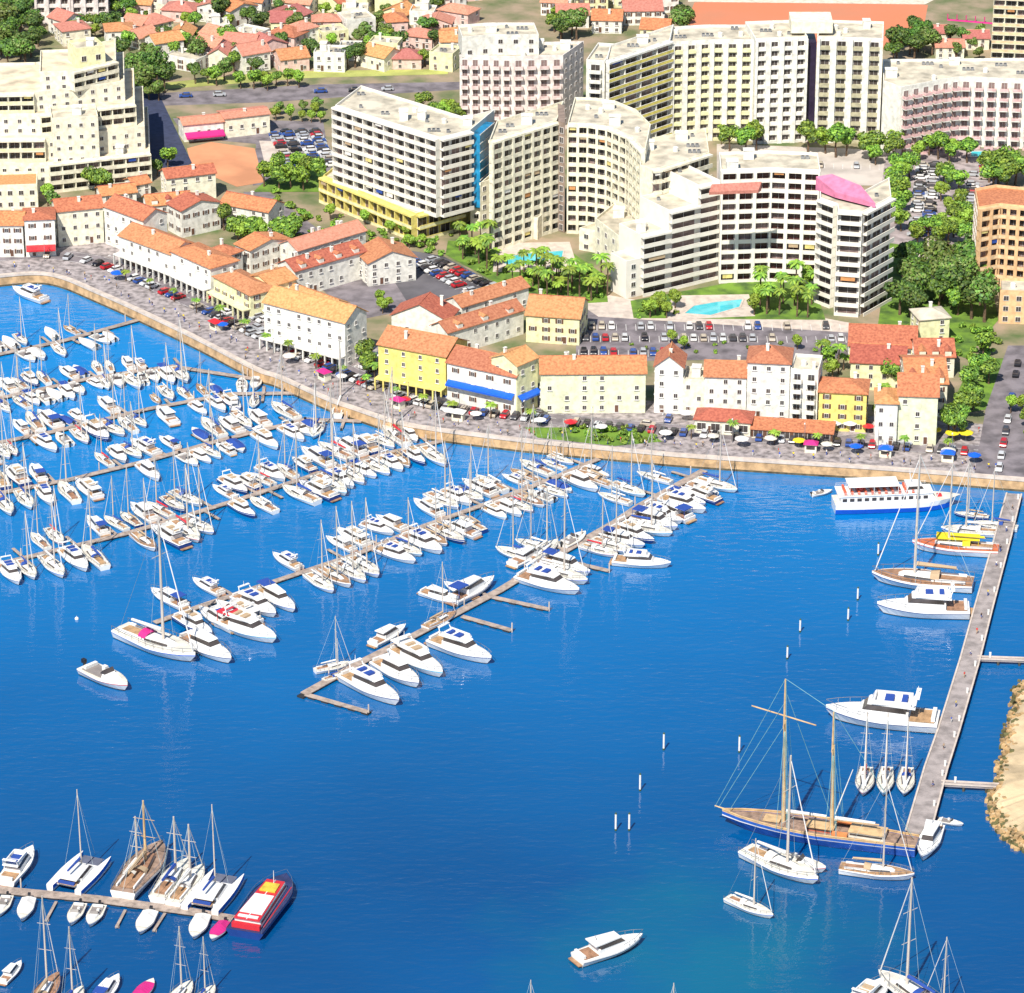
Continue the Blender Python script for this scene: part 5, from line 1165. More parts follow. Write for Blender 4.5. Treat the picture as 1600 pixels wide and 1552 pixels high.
# yellow awning over the traditional boat
m = MB(); a, b = P(1462, 858), P(1530, 862); d = (b - a); L = d.length; d.normalize(); n = Vector((d.y, -d.x, 0)); m.ob((0, 0), d, n, 0, L, -1.9, 1.9, 3.6, 3.8)
for s in (0.3, L - .3):
    for k in (-1.5, 1.5): m.ob((0, 0), d, n, s - .05, s + .05, k - .05, k + .05, 1.0, 3.6)
o = m.build('boat_awning', YELP); o.location = (a.x, a.y, 0); tag(o, 'bright yellow awning spread over the boat nearest the ferry', 'awning')
# bottom left group
cat1 = catamaran(13); cat2 = catamaran(16, stripe=TURQ)
def putc(p, L0, x0, y0, x1, y1, label, g=None):
    a, b = P(x0, y0), P(x1, y1); d = b - a; s = d.length / L0; p.place(((a.x + b.x) / 2, (a.y + b.y) / 2, 0), math.atan2(d.y, d.x), s, label, g, 'catamaran')
putc(cat1, 13, 100, 1398, 152, 1346, 'white catamaran with blue hulls and tall mast at the bottom left pontoon')
BL = 'boats on the upper side of the bottom left pontoon'
boat('m12', 8, 1388, 52, 1334, 'white motor yacht with square deck at the left edge, upper side of pontoon', BL)
boat('s14', 192, 1408, 254, 1330, 'wooden sailboat with brown deck and short mast right of the catamaran', BL)
boat('s10s', 186, 1400, 236, 1345, 'slim sailboat squeezed between catamaran and wooden sailboat', BL)
boat('s11s', 246, 1412, 296, 1352, 'blue-covered sailboat just right of the brown-decked wooden sailboat', BL)
boat('s10s', 270, 1420, 318, 1362, 'small grey sailboat with white hood between two larger ones', BL)
putc(cat1, 13, 312, 1430, 358, 1374, 'white catamaran left of the red and turquoise boat')
BD = 'small boats on the lower side of the bottom left pontoon'
boat('d7', 12, 1405, -2, 1436, 'small boat at the left edge, lower side of pontoon', BD)
boat('d7w', 46, 1410, 34, 1444, 'small white-covered boat near the left edge, lower side of pontoon', BD)
boat('d7', 126, 1418, 110, 1450, 'left of twin open dinghies on the lower side of pontoon', BD)
boat('d7', 156, 1420, 140, 1452, 'right of twin open dinghies on the lower side of pontoon', BD)
boat('d7w', 236, 1430, 218, 1464, 'white oval boat under cover, lower side of pontoon', BD)
boat('d7w', 318, 1436, 302, 1472, 'cream covered boat near the right end of pontoon', BD)
boat('d7m', 352, 1446, 330, 1474, 'small boat under magenta cover beside the red and turquoise boat', BD)
BB = 'boats cut by the bottom edge at left'
boat('m10', 4, 1540, 34, 1508, 'white cruiser at the bottom left corner', BB)
boat('s11t', 50, 1590, 92, 1530, 'sailboat with mast only showing, second from the bottom left corner', BB)
boat('s10b', 92, 1600, 130, 1550, 'sailboat with greenish mast, third from the bottom left corner', BB)
boat('m10b', 152, 1572, 186, 1530, 'white cruiser with blue canopy at the bottom edge', BB)
boat('d7m', 212, 1566, 240, 1536, 'boat with magenta cover at the bottom edge', BB)
boat('s11w', 262, 1584, 300, 1540, 'sailboat with tall mast at the bottom edge, right of the magenta cover', BB)
boat('s11', 300, 1584, 336, 1546, 'blue-covered sailboat at the right end of the bottom edge group', BB)
def redboat():
    a, b = P(382, 1466), P(448, 1378); d = b - a; L = d.length; r = empty('excursion_catamaran', (a + b) / 2, math.atan2(d.y, d.x)); tag(r, 'red and white excursion boat with turquoise-edged deck at right end of pontoon', 'excursion boat')
    B = L * .36; dk = hull_parts(r, L, B, 1.6, NAVY, TURQ, mk('dark_blue_deck', (.03, .04, .12), .6), stern=.92, full=.62)
    m = MB(); m.fr(-L * .42, L * .28, B * .66, B * .5, 1.7, 3.4, rf=.8, inn=.1); c = m.build('cabin', GEL, r)
    m = MB(); m.fr(-L * .40, L * .255, B * .67, B * .51, 2.4, 3.0, rf=.3, inn=.03); m.build('cabin_window', GLASS, c)
    m = MB(); m.fr(-L * .44, L * .25, B * .64, B * .46, 3.41, 3.6); m.build('roof', REDP, r)
    m = MB(); m.fr(-L * .34, -L * .02, B * .56, B * .48, 3.61, 3.8); m.build('roof_hatch', GEL, r)
    m = MB(); [m.tube((-L * .4, q * B * .38, 1.75), (L * .3, q * B * .34, 1.8), .12, .12, 5) for q in (-1, 1)]; m.build('deck_stripe', REDP, r)
    m = MB(); [m.fr(-L * .44, L * .25, .18, .18, 3.605, 3.7) for q in (1,)]; m.box(-L * .40, 0, 3.61, .8, B * .5, .2); m.build('roof_trim', GEL, r)
    m = MB(); m.tube((L * .2, 0, 3.6), (L * .2, 0, 6.5), .08, .05, 5); m.build('mast', GEL, r)
    m = MB(); m.fr(L * .04, L * .18, B * .4, B * .36, 3.61, 3.9); m.build('roof_box', mk('yellow_locker', (.7, .5, .05), .5), r)
    m = MB(); m.fr(-L * .47, -L * .43, B * .7, B * .7, 1.65, 2.7); m.build('stern_board', REDP, r)
    rail(r, dk, 0, .9)
redboat()
# bottom right group, cut by the frame
BR = 'boats cut by the bottom edge at right'
boat('m12t', 1330, 1590, 1388, 1538, 'white boat at the bottom edge left of the blue-hooded sailboat', BR)
boat('s11', 1478, 1592, 1372, 1530, 'sailboat with bright blue hood and tall mast at the bottom right', BR)
boat('s11w', 1520, 1600, 1440, 1566, 'sailboat with second mast at the bottom right edge', BR)
boat('s11w', 800, 1640, 850, 1610, 'sailboat whose pale masthead shows at the bottom edge, left of centre', BR)
boat('s11t', 1080, 1652, 1030, 1618, 'sailboat whose brown masthead shows at the bottom edge, right of centre', BR)
# dock posts and buoys
def post(x, y, label, h=2.6, g='white mooring posts in the water'):
    a = P(x, y); rt = empty('mooring_post', (a.x, a.y, 0)); tag(rt, label, 'mooring post', g)
    m = MB(); m.tube((0, 0, -1.5), (0, 0, h), .22, .22, 8); m.build('shaft', CANV_W, rt)
    m = MB(); m.tube((0, 0, h), (0, 0, h + .4), .26, .05, 8); m.tube((0, 0, .0), (0, 0, .45), .24, .24, 8); m.build('collar', mk('weed_green', (.05, .09, .03), .8), rt)
for i, (x, y, l) in enumerate([(1037, 1172, 'mooring post highest and rightmost of the four left of the schooner'), (1000, 1236, 'mooring post with dark foot between the pair and the highest post'), (962, 1298, 'left mooring post of the close pair near the centre bottom'), (983, 1298, 'right mooring post of the close pair near the centre bottom'),
     (1155, 1176, 'mooring post just left of the schooner rigging'), (1250, 988, 'mooring post above the schooner mast, farthest'), (1230, 1030, 'mooring post beside the top of the schooner mast'), (1325, 970, 'mooring post left of the yacht with mauve cushions'), (1340, 938, 'mooring post off the bow of the slim wooden sailboat'),
     (1372, 868, 'mooring post in front of the ferry')]): post(x, y, l, 4.0 if i < 5 else 3.2)
a = P(120, 968); m = MB(); rr = [[(math.cos(t * math.pi / 4) * .5 * math.sin(q * math.pi / 6), math.sin(t * math.pi / 4) * .5 * math.sin(q * math.pi / 6), .15 - .5 * math.cos(q * math.pi / 6)) for t in range(8)] for q in range(7)]
m.rings(rr, closed=True); m.tube((0, 0, .6), (0, 0, .9), .06, .06, 5); o = m.build('buoy', CANV_W); o.location = (a.x, a.y, 0); tag(o, 'small white buoy floating alone left of the long sailboat', 'buoy')
print('BOATS', NB[0])
# ---------------------------------------------------------------- trees
def crown_mesh(seed, n, rx, rz, mats, lobes=7, leaf=.55):
    g = random.Random(seed); m = MB(); L = []
    for i in range(lobes):
        a = g.uniform(0, 6.28); d = g.uniform(.15, .62); L.append((math.cos(a) * rx * d, math.sin(a) * rx * d, g.uniform(-.35, .5) * rz, g.uniform(.38, .6)))
    for i in range(n):
        cx, cy, cz, s = L[i % lobes]
        v = Vector((g.gauss(0, 1), g.gauss(0, 1), g.gauss(0, 1))).normalized() * g.uniform(.55, 1.0) ** .5
        p = Vector((cx + v.x * rx * s, cy + v.y * rx * s, cz + v.z * rz * s)); q = g.uniform(.6, 1.3) * leaf
        nrm = (v + Vector((g.uniform(-.7, .7), g.uniform(-.7, .7), g.uniform(-.3, .9)))).normalized(); a = nrm.orthogonal().normalized(); b = nrm.cross(a)
        mi = 0 if g.random() < .55 else (1 if g.random() < .7 else 2)
        k = g.uniform(.5, .9); m.face([p + a * q, p + b * q * k, p - a * q * .8, p - b * q * k], mi)
    return m, mats
def tree_proto(name, seed, h, rx, rz, mats, n=700, leaf=.42, limbs=5):
    r = empty(name); g = random.Random(seed); m = MB(); th = h - rz * 1.1
    m.tube((0, 0, -.3), (.15, .1, th * .6), rx * .09, rx * .065, 7); m.tube((.15, .1, th * .6), (.1, 0, th + rz * .5), rx * .065, rx * .03, 6)
    for i in range(limbs):
        a = i * 6.28 / limbs + g.uniform(-.3, .3); m.tube((.12, .05, th * g.uniform(.55, .9)), (math.cos(a) * rx * .6, math.sin(a) * rx * .6, th + rz * g.uniform(.1, .7)), rx * .04, rx * .015, 5)
    m.build('trunk', TRUNK, r)
    n = int(n * 1.6)
    c, mt = crown_mesh(seed, n, rx, rz, mats, leaf=leaf); o = c.build('crown', mt, r); o.location = (0, 0, h - rz * .75)
    return proto(r)
A_, B_, C_, D_ = LEAFS
TR = [tree_proto('broadleaf_tree', 1, 7, 3.2, 2.8, [A_, B_, C_], 800), tree_proto('broadleaf_tree', 2, 8, 3.6, 3.2, [B_, A_, C_], 900), tree_proto('broadleaf_tree', 3, 6, 2.8, 2.2, [A_, A_, B_], 600)]
TD = [tree_proto('pine_tree', 4, 9, 4.2, 3.0, [C_, B_, D_], 1000, .46), tree_proto('pine_tree', 5, 10, 4.6, 3.6, [D_, B_, C_], 1100, .46), tree_proto('pine_tree', 6, 8, 3.6, 2.8, [B_, C_, C_], 800)]
TO = [tree_proto('olive_tree', 7, 6, 3, 2.4, [D_, B_, C_], 600)]
def palm_proto(seed, h, lm):
    r = empty('palm_tree'); g = random.Random(seed); m = MB(); m.tube((0, 0, -.3), (.15, 0, h * .5), .26, .2, 7); m.tube((.15, 0, h * .5), (.1, .1, h), .2, .16, 7); m.build('trunk', TRUNK, r)
    m = MB()
    for i in range(22):
        a = i * 6.28 / 22 * 1.0 + g.uniform(-.15, .15); up = g.uniform(.1, 1.0); p = Vector((.1, .1, h)); d = Vector((math.cos(a), math.sin(a), up)); L = g.uniform(2.2, 2.9); s = Vector((-math.sin(a), math.cos(a), 0)); pts = []
        for k in range(6): pts.append((p.copy(), .08 + .42 * math.sin(math.pi * min(1, (k + .6) / 5.6)))); p = p + d.normalized() * (L / 5); d.z -= .42
        for (u, w0), (v, w1) in zip(pts, pts[1:]):
            dz = Vector((0, 0, -.18)); mi = i % 2
            m.face([u, v, v + s * w1 + dz, u + s * w0 + dz], mi); m.face([u, u - s * w0 + dz, v - s * w1 + dz, v], mi)
    m.build('crown', lm, r); return proto(r)
TP = [palm_proto(1, 6.5, [A_, B_]), palm_proto(2, 5, [A_, A_]), palm_proto(3, 8, [B_, A_])]
def bush_proto(seed, mats):
    r = empty('shrub'); m = MB(); m.tube((0, 0, -.1), (0, 0, .8), .1, .06, 5); m.build('stem', TRUNK, r); c, mt = crown_mesh(seed, 260, 1.3, .9, mats, 4, .32); o = c.build('crown', mt, r); o.location = (0, 0, .8); return proto(r)
TB = [bush_proto(11, [A_, B_, B_]), bush_proto(12, [B_, A_, C_])]
NT = [0]
def plant(kinds, pts, what, place, cat, s0=.85, s1=1.15, group=None):
    pts = sorted(pts)
    for i, (x, y) in enumerate(pts):
        NT[0] += 1; sc = rnd.uniform(s0, s1); lb = f'{what}, {nth(i)} from left {place}' if len(pts) > 1 else f'{what} {place}'
        rnd.choice(kinds).place(G(x, y), rnd.uniform(0, 6.28), (sc, sc * rnd.uniform(.9, 1.1), sc * rnd.uniform(.85, 1.15)), lb, group or f'{cat}s {place}', cat)
def fill(poly, n, mind, avoid=()):
    xs = [p[0] for p in poly]; ys = [p[1] for p in poly]; out = []; t = 0
    while len(out) < n and t < n * 60:
        t += 1; x, y = rnd.uniform(min(xs), max(xs)), rnd.uniform(min(ys), max(ys)); c = False; j = len(poly) - 1
        for i in range(len(poly)):
            if (poly[i][1] > y) != (poly[j][1] > y) and x < (poly[j][0] - poly[i][0]) * (y - poly[i][1]) / (poly[j][1] - poly[i][1]) + poly[i][0]: c = not c
            j = i
        if not c or any(math.hypot(x - a, (y - b) * 2.2) < mind for a, b in out): continue
        if any(x0 < x < x1 and y0 < y < y1 for x0, y0, x1, y1 in avoid): continue
        out.append((x, y))
    return out
plant(TP, fill([(705, 395), (770, 378), (800, 425), (850, 428), (945, 440), (950, 470), (880, 470), (815, 462), (705, 400)], 44, 13, [(780, 386, 884, 418)]), 'palm', 'in the hotel pool garden', 'palm')
plant(TB, fill([(705, 385), (770, 378), (945, 436), (950, 472), (815, 464), (705, 402)], 34, 10, [(780, 386, 884, 418)]), 'shrub', 'in the hotel pool garden', 'shrub')
plant(TR[2:] + TB, fill([(505, 330), (640, 368), (720, 352), (720, 372), (640, 388), (500, 345)], 26, 9), 'small green tree', 'along the podium front', 'tree', .5, .8)
plant(TR, fill([(355, 385), (460, 375), (470, 400), (455, 392), (400, 382)], 7, 12) + [(372, 376), (395, 372), (432, 398), (350, 360)], 'bright green tree', 'among the red roofs', 'tree', .9, 1.2)
plant(TR + TO, [(75, 322), (82, 330), (150, 303), (160, 310), (246, 275), (262, 262)], 'green tree', 'at the stepped terrace foot', 'tree', .8, 1.1)
plant(TR, fill([(405, 300), (500, 298), (505, 268), (430, 272)], 9, 14), 'green tree', 'beside the striped car park', 'tree', .8, 1.1)
plant(TR[:2], [(1140, 236), (1165, 240), (1182, 236), (1262, 238), (1290, 240), (1322, 244), (1360, 250), (1368, 258), (1306, 246)], 'round bright tree', 'in front of the tall slab tower', 'tree', .95, 1.3)
plant(TR, fill([(1395, 262), (1425, 262), (1410, 365), (1388, 365)], 13, 15), 'green tree', 'in left strip of the right car park', 'tree', .9, 1.15)
plant(TR, fill([(1472, 285), (1500, 285), (1505, 380), (1465, 380)], 10, 15), 'bright green tree', 'in middle strip of the right car park', 'tree', .8, 1.1)
plant(TR, fill([(1410, 366), (1510, 362), (1510, 384), (1415, 386)], 9, 15), 'green tree', 'at near end of the right car park', 'tree', .8, 1.1)
plant(TR, fill([(1385, 240), (1530, 246), (1530, 256), (1385, 254)], 8, 16), 'green tree', 'at far end of the right car park', 'tree', .9, 1.1)
plant(TR[1:2], [(1545, 285), (1560, 292), (1575, 282), (1552, 300), (1572, 300), (1586, 290)], 'large bright tree', 'right of the right car park', 'tree', 1.2, 1.5)
plant(TD, fill([(1385, 75), (1440, 62), (1475, 90), (1400, 98)], 9, 14) + [(1395, 98)], 'dark pine', 'right of the red field', 'pine', .8, 1.1)
plant(TD + TO, fill([(1480, 68), (1545, 62), (1545, 96), (1490, 98)], 6, 18), 'olive green tree', 'beside the cream corner block', 'tree', .7, .9)
plant(TD, fill([(1405, 420), (1432, 400), (1455, 470), (1430, 520), (1400, 515)], 11, 15), 'dark pine', 'behind the big red roof', 'pine', .9, 1.15)
plant(TD + TR[1:2], fill([(1455, 450), (1530, 420), (1545, 500), (1510, 520), (1460, 490)], 18, 17), 'olive pine', 'below the orange building', 'pine', 1.0, 1.3)
plant(TR[:2], [(1528, 590), (1512, 620), (1520, 640), (1508, 655), (1500, 675), (1490, 690), (1535, 560), (1545, 600), (1482, 680)], 'bright green tree', 'along the dark lane', 'tree', .8, 1.05)
plant(TP + TR[2:], fill([(1160, 465), (1270, 450), (1275, 500), (1190, 497), (1165, 490)], 20, 13, [(1060, 462, 1166, 498)]), 'palm', 'beside the long turquoise pool', 'palm')
plant(TB + TR[2:], fill([(990, 497), (1060, 500), (1065, 480), (1010, 478)], 10, 12), 'shrub', 'left of the long turquoise pool', 'shrub', .7, .9)
plant(TR + TP, [(1292, 578), (1300, 592), (1310, 584), (1282, 568), (1318, 578), (1380, 640), (1390, 610), (1372, 660)], 'green tree', 'between the small yellow house and its neighbours', 'tree', .8, 1.0)
plant(TR + TP[:1], [(570, 574), (580, 582), (575, 590), (586, 596)], 'green tree', 'in the gap by the yellow house', 'tree', .7, .9)
plant(TR, [(592, 478), (606, 484), (598, 490), (655, 500)], 'green tree', 'behind the big white gable', 'tree', .6, .8)
plant(TB, fill([(430, 300), (500, 345), (640, 375), (700, 380), (690, 400), (600, 380), (470, 380), (420, 340)], 34, 11), 'shrub', 'between the terraces and the yellow podium', 'shrub', .9, 1.5)
plant(TB, fill([(1380, 520), (1500, 500), (1570, 520), (1520, 640), (1490, 560)], 26, 13), 'shrub', 'behind the big red roofs at right', 'shrub', .9, 1.5)
plant(TR[2:] + TB, fill([(925, 536), (1330, 536), (1330, 548), (1060, 560)], 16, 14), 'small green tree', 'in the terrace-side car park', 'tree', .5, .7)
plant(TB, fill([(845, 668), (1000, 672), (1030, 690), (950, 694)], 22, 10), 'shrub', 'on the waterfront lawn', 'shrub', .8, 1.1)
# palms along the promenade and roadside
pp = []
for s in range(int(qs_of(150)), int(qs_of(1480)), 11):
    p, t = qat(s, 11.5 + rnd.uniform(-.3, .3)); x, y = proj(p)
    if not (840 < x < 1030): pp.append((x, y))
plant(TP[:2], pp, 'promenade palm', 'along the harbour road', 'palm', .55, .75)
# background greenery between the villas
bg = []
for p in fill([(180, 2), (720, 2), (720, 112), (470, 118), (300, 140), (240, 130), (180, 60)], 150, 10):
    if not any(a - 4 < p[0] < a + w + 4 and b - 9 < p[1] < b + 3 for a, b, w in VILLA): bg.append(p)
plant(TD + TR + TO, bg, 'garden tree', 'among the villas behind the main road', 'tree', .6, 1.0)
plant(TD, fill([(-10, 5), (50, 5), (60, 60), (60, 108), (-10, 112)], 24, 17), 'dark pine', 'at top left corner', 'pine', .9, 1.2)
plant(TR + TD, fill([(100, 44), (170, 42), (185, 60), (110, 62)], 7, 13), 'green tree', 'below the top left white building', 'tree', .7, 1)
plant(TD + TO, fill([(165, 95), (235, 110), (280, 155), (215, 165), (190, 130)], 15, 15), 'dark tree', 'behind the stepped terrace', 'tree', .9, 1.2)
plant(TR, fill([(370, 135), (470, 128), (480, 138), (370, 146)], 7, 14), 'bright tree', 'along the main road', 'tree', .7, .9)
plant(TO + TR[2:], fill([(420, 178), (500, 170), (505, 200), (430, 195)], 9, 14), 'olive tree', 'in the yard left of the hotel', 'tree', .6, .8)
plant(TR, fill([(640, 165), (700, 175), (730, 205), (690, 200)], 8, 12), 'green tree', 'behind the hotel roof', 'tree', .7, 1)
plant(TD + TR, fill([(850, 40), (900, 30), (910, 60), (870, 70)], 7, 12), 'tree', 'behind the pinkish tower roof', 'tree', .8, 1)
plant(TD, [(1066, 40), (1072, 52), (1062, 58)], 'dark tree', 'at left end of the red field', 'tree', .9, 1.1)
plant(TR, fill([(1575, 640), (1640, 640), (1640, 700), (1585, 700)], 5, 16), 'lime green tree', 'right of the road junction', 'tree', .6, .8)
plant(TR + TP, fill([(1045, 205), (1130, 215), (1130, 228), (1060, 218)], 6, 14), 'small tree', 'on the slab tower terrace', 'tree', .5, .7)
print('PLANTS', NT[0])

# ---------------------------------------------------------------- cars
CARC = [('white', (.80, .78, .75)), ('silver', (.45, .46, .48)), ('dark grey', (.06, .06, .07)), ('blue', (.03, .08, .30)), ('red', (.50, .02, .03)), ('beige', (.52, .44, .34)), ('black', (.015, .015, .02)), ('light grey', (.6, .6, .6))]
def car_proto(cname, c):
    r = empty('parked_car'); pm = paint('car_paint_' + cname.replace(' ', '_'), c, .25)
    m = MB(); prof = [(-2.1, .3), (-2.12, .75), (-1.95, .9), (-.2 - .9, .98), (1.0, .95), (1.95, .78), (2.12, .55), (2.1, .3)]
    rs = []
    for y, k in ((-.86, .96), (-.84, 1.0), (.84, 1.0), (.86, .96)): rs.append([(x * k, y, .3 + (z - .3) * k) for x, z in prof])
    m.rings(rs, closed=True); m.face(rs[0]); m.face(rs[-1][::-1])
    m.fr(-1.35, .65, 1.30, 1.26, 1.38, 1.44, rf=.1, rb=.1, inn=.05); m.build('body', pm, r)
    m = MB(); m.fr(-1.75, 1.05, 1.58, 1.54, .97, 1.38, rf=.5, rb=.45, inn=.13); m.build('windows', GLASS, r)
    m = MB()
    for x in (-1.3, 1.3):
        for s in (-1, 1): m2 = MB(); m2.tube((x, s * .68, .32), (x, s * .89, .32), .32, .32, 10); m2.build('wheel', RUBBER, r)
    for s in (-1, 1): m2 = MB(); m2.box(2.08, s * .6, .55, .1, .35, .16); m2.build('headlight', CANV_W, r)
    return proto(r)
CP = [(n, car_proto(n, c)) for n, c in CARC]; NC = [0]; MK = MB()
def cars(pts, place, group=None):
    pts = sorted(pts, key=lambda q: proj(q[0])[0])
    for i, (p, a) in enumerate(pts):
        NC[0] += 1; n, pr = rnd.choice(CP); pr.place(p, a + R(rnd.uniform(-2, 2)) + rnd.choice([0, math.pi]), (rnd.uniform(.92, 1.06), 1, rnd.uniform(.95, 1.15)), f'{n} car, {nth(i)} from left {place}', group or f'cars {place}', 'car')
def line(x0, y0, x1, y1, sp, dens=.9, ang=None, perp=True):
    a, b = G(x0, y0), G(x1, y1); d = b - a; L = d.length; u_ = d.normalized(); n_ = Vector((-u_.y, u_.x, 0))
    if perp:
        q = -sp / 2
        while q < L + sp: MK.face([a + u_ * (q - .07) - n_ * 2.4 + Vector((0, 0, .035)), a + u_ * (q + .07) - n_ * 2.4 + Vector((0, 0, .035)), a + u_ * (q + .07) + n_ * 2.4 + Vector((0, 0, .035)), a + u_ * (q - .07) + n_ * 2.4 + Vector((0, 0, .035))]); q += sp
    t = math.atan2(d.y, d.x) + (math.pi / 2 if perp else 0); out = []; s = 0
    while s < L:
        if rnd.random() < dens: out.append((a + d * (s / L), t))
        s += sp
    return out
c = []
s = qs_of(120)
while s < qs_of(1500):
    p, t = qat(s, 21.8); x, y = proj(p)
    if rnd.random() < .72 and x > 330 and not (836 < x < 1034) and x < 1045: c.append((p, t + math.pi / 2))
    s += 2.9
cars(c, 'in the row facing the waterfront houses')
c = []; s = qs_of(60)
while s < qs_of(1500):
    p, t = qat(s, 13.9)
    if rnd.random() < .74: c.append((p, t + math.pi / 2))
    s += 2.9
cars(c, 'parked along the harbour road')
c = []; s = qs_of(100)
while s < qs_of(1450):
    p, t = qat(s, 17.2)
    if rnd.random() < .22: c.append((p, t))
    s += 7.5
cars(c, 'driving on the harbour road')
cars(line(925, 512, 1320, 512, 2.7, .5), 'in the back row of the terrace-side car park')
cars(line(915, 530, 1325, 531, 2.7, .5), 'in the middle row of the terrace-side car park')
cars(line(912, 552, 1040, 553, 2.7, .6), 'in the front row of the terrace-side car park')
cars(line(676, 408, 782, 456, 2.8, .85), 'in the upper row of the dark car park')
cars(line(650, 412, 748, 464, 2.8, .8), 'in the lower row of the dark car park')
for k, (x0, x1) in enumerate([(1442, 1428), (1460, 1448), (1520, 1516), (1540, 1540)]): cars(line(x0, 260, x1, 372, 3.0, .7), f'in the {nth(k)} column of the right car park')
for k, x in enumerate((428, 448, 470, 492)): cars(line(x, 208, x + 26, 262, 3.0, .8), f'in the {nth(k)} slanting column of the striped car park')
cars(line(1140, 256, 1370, 262, 2.8, .5), 'in the upper row behind the white balcony building')
cars(line(1150, 276, 1260, 278, 2.8, .8), 'in the lower row behind the white balcony building')
cars(line(440, 352, 560, 420, 7, .6, perp=False), 'on the narrow street behind the long terraces')
cars(line(1590, 570, 1560, 740, 8, .7, perp=False), 'on the right road')
cars(line(290, 152, 700, 138, 11, .5, perp=False), 'on the main road at the back')
print('CARS', NC[0])
s = 5
while s < QS[-1] - 8:
    for off, w, l in ((16.6, .09, 2.5), (12.3, .06, 4.0), (19.6, .06, 4.0)):
        (a, _), (b, _) = qat(s, off - w), qat(s + l, off - w); (c_, _), (d_, _) = qat(s + l, off + w), qat(s, off + w); z = Vector((0, 0, .012))
        MK.face([a + z, b + z, c_ + z, d_ + z])
    s += 4.5
tag(MK.build('road_marking', LINE), kind='structure')

# ---------------------------------------------------------------- parasols, lamps, people
PAR = [('white', CANV_W), ('blue', ROYAL), ('yellow', YELP), ('red', REDP), ('turquoise', TURQ), ('cream', GELC)]
def parasol_proto(m_):
    r = empty('parasol'); m = MB(); m.tube((0, 0, 0), (0, 0, 2.6), .05, .05, 5); m.tube((0, 0, 0), (0, 0, .12), .35, .35, 8); m.build('pole', METAL, r)
    m = MB(); m.tube((0, 0, 2.15), (0, 0, 2.75), 1.7, .05, 8, cap=False); m.tube((0, 0, 2.0), (0, 0, 2.15), 1.7, 1.7, 8, cap=False); m.build('canopy', m_, r)
    return proto(r)
PP = [(n, parasol_proto(x)) for n, x in PAR]
def parasols(pts, pal, place):
    for i, p in enumerate(sorted(pts, key=lambda q: proj(q)[0])):
        n, pr = PP[rnd.choice(pal)]; pr.place(p, rnd.uniform(0, 1), rnd.uniform(.9, 1.15), f'{n} parasol, {nth(i)} from left {place}', f'parasols {place}', 'parasol')
def along(x0, x1, off, sp, dens=.8, jit=1.0, fo=None):
    s = qs_of(x0); e = qs_of(x1); out = []
    while s < e:
        if rnd.random() < dens: out.append(qat(s + rnd.uniform(-jit, jit) * .5, off + rnd.uniform(-jit, jit))[0])
        s += sp
    return out
parasols(along(250, 330, 25.5, 4.2) , [0, 5, 3], 'before the lower white houses')
parasols(along(400, 600, 25.5, 4.4), [0, 5, 0], 'before the big white building')
parasols(along(600, 830, 25.5, 4.6), [0, 5, 3], 'before the yellow house')
parasols(along(1050, 1260, 22.3, 3.4, .9), [0, 1, 4, 4], 'below the red pavilion')
parasols(along(1270, 1400, 22.5, 4, .8), [0, 3, 5], 'before the small yellow house')
parasols(along(1405, 1500, 22.0, 3.6, .95), [2, 2, 2, 1], 'before the pale yellow-green house')
parasols(along(140, 1040, 9.3, 8.5, .6, 1.2), [0, 5, 0, 1, 3], 'at the open-air stalls beside the harbour road')
parasols(along(1060, 1540, 9.3, 7.5, .6, 1.2), [0, 5, 0, 1, 2], 'at the right-hand promenade stalls')
r = empty('street_lamp'); m = MB(); m.tube((0, 0, 0), (0, 0, 7), .1, .07, 6); m.tube((0, 0, 6.9), (0, -1.4, 7.3), .05, .05, 5); m.build('pole', METAL, r); m = MB(); m.fr(-.15, .15, .7, .7, 7.2, 7.35); m.v = [(x, y - 1.6, z) for x, y, z in m.v]; m.build('lamp_head', CANV_W, r); LP = proto(r)
for i in range(17):
    s = qs_of(60) + (qs_of(1480) - qs_of(60)) * i / 16; p, t = qat(s, 10.5); LP.place(p, t, 1, f'grey street lamp, {nth(i)} from left along the promenade', 'promenade street lamps', 'street lamp')
# kiosks on the promenade
for i, (x, mt, nm) in enumerate([(300, REDP, 'red'), (470, MAG, 'magenta'), (590, MAG, 'pink'), (700, CANV_W, 'white'), (1262, MAG, 'magenta'), (1378, ROYAL, 'blue'), (1475, ROYAL, 'bright blue')]):
    p, t = qat(qs_of(x), 8.2); rt = empty('kiosk', p, t); tag(rt, f'small promenade kiosk with {nm} roof, {nth(i)} from left', 'kiosk', 'promenade kiosks')
    m = MB(); m.box(0, 0, 0, 3, 2.2, 2.3); m.build('wall', W_CREAM, rt); m = MB(); m.box(0, -1.12, .9, 2.2, .06, 1.0); m.build('hatch', GLASS, rt)
    m = MB(); m.hexa([(-1.9, -1.6, 2.31), (1.9, -1.6, 2.31), (1.9, 1.4, 2.31), (-1.9, 1.4, 2.31), (-.6, -.3, 3.1), (.6, -.3, 3.1), (.6, .2, 3.1), (-.6, .2, 3.1)]); m.build('roof', mt, rt)

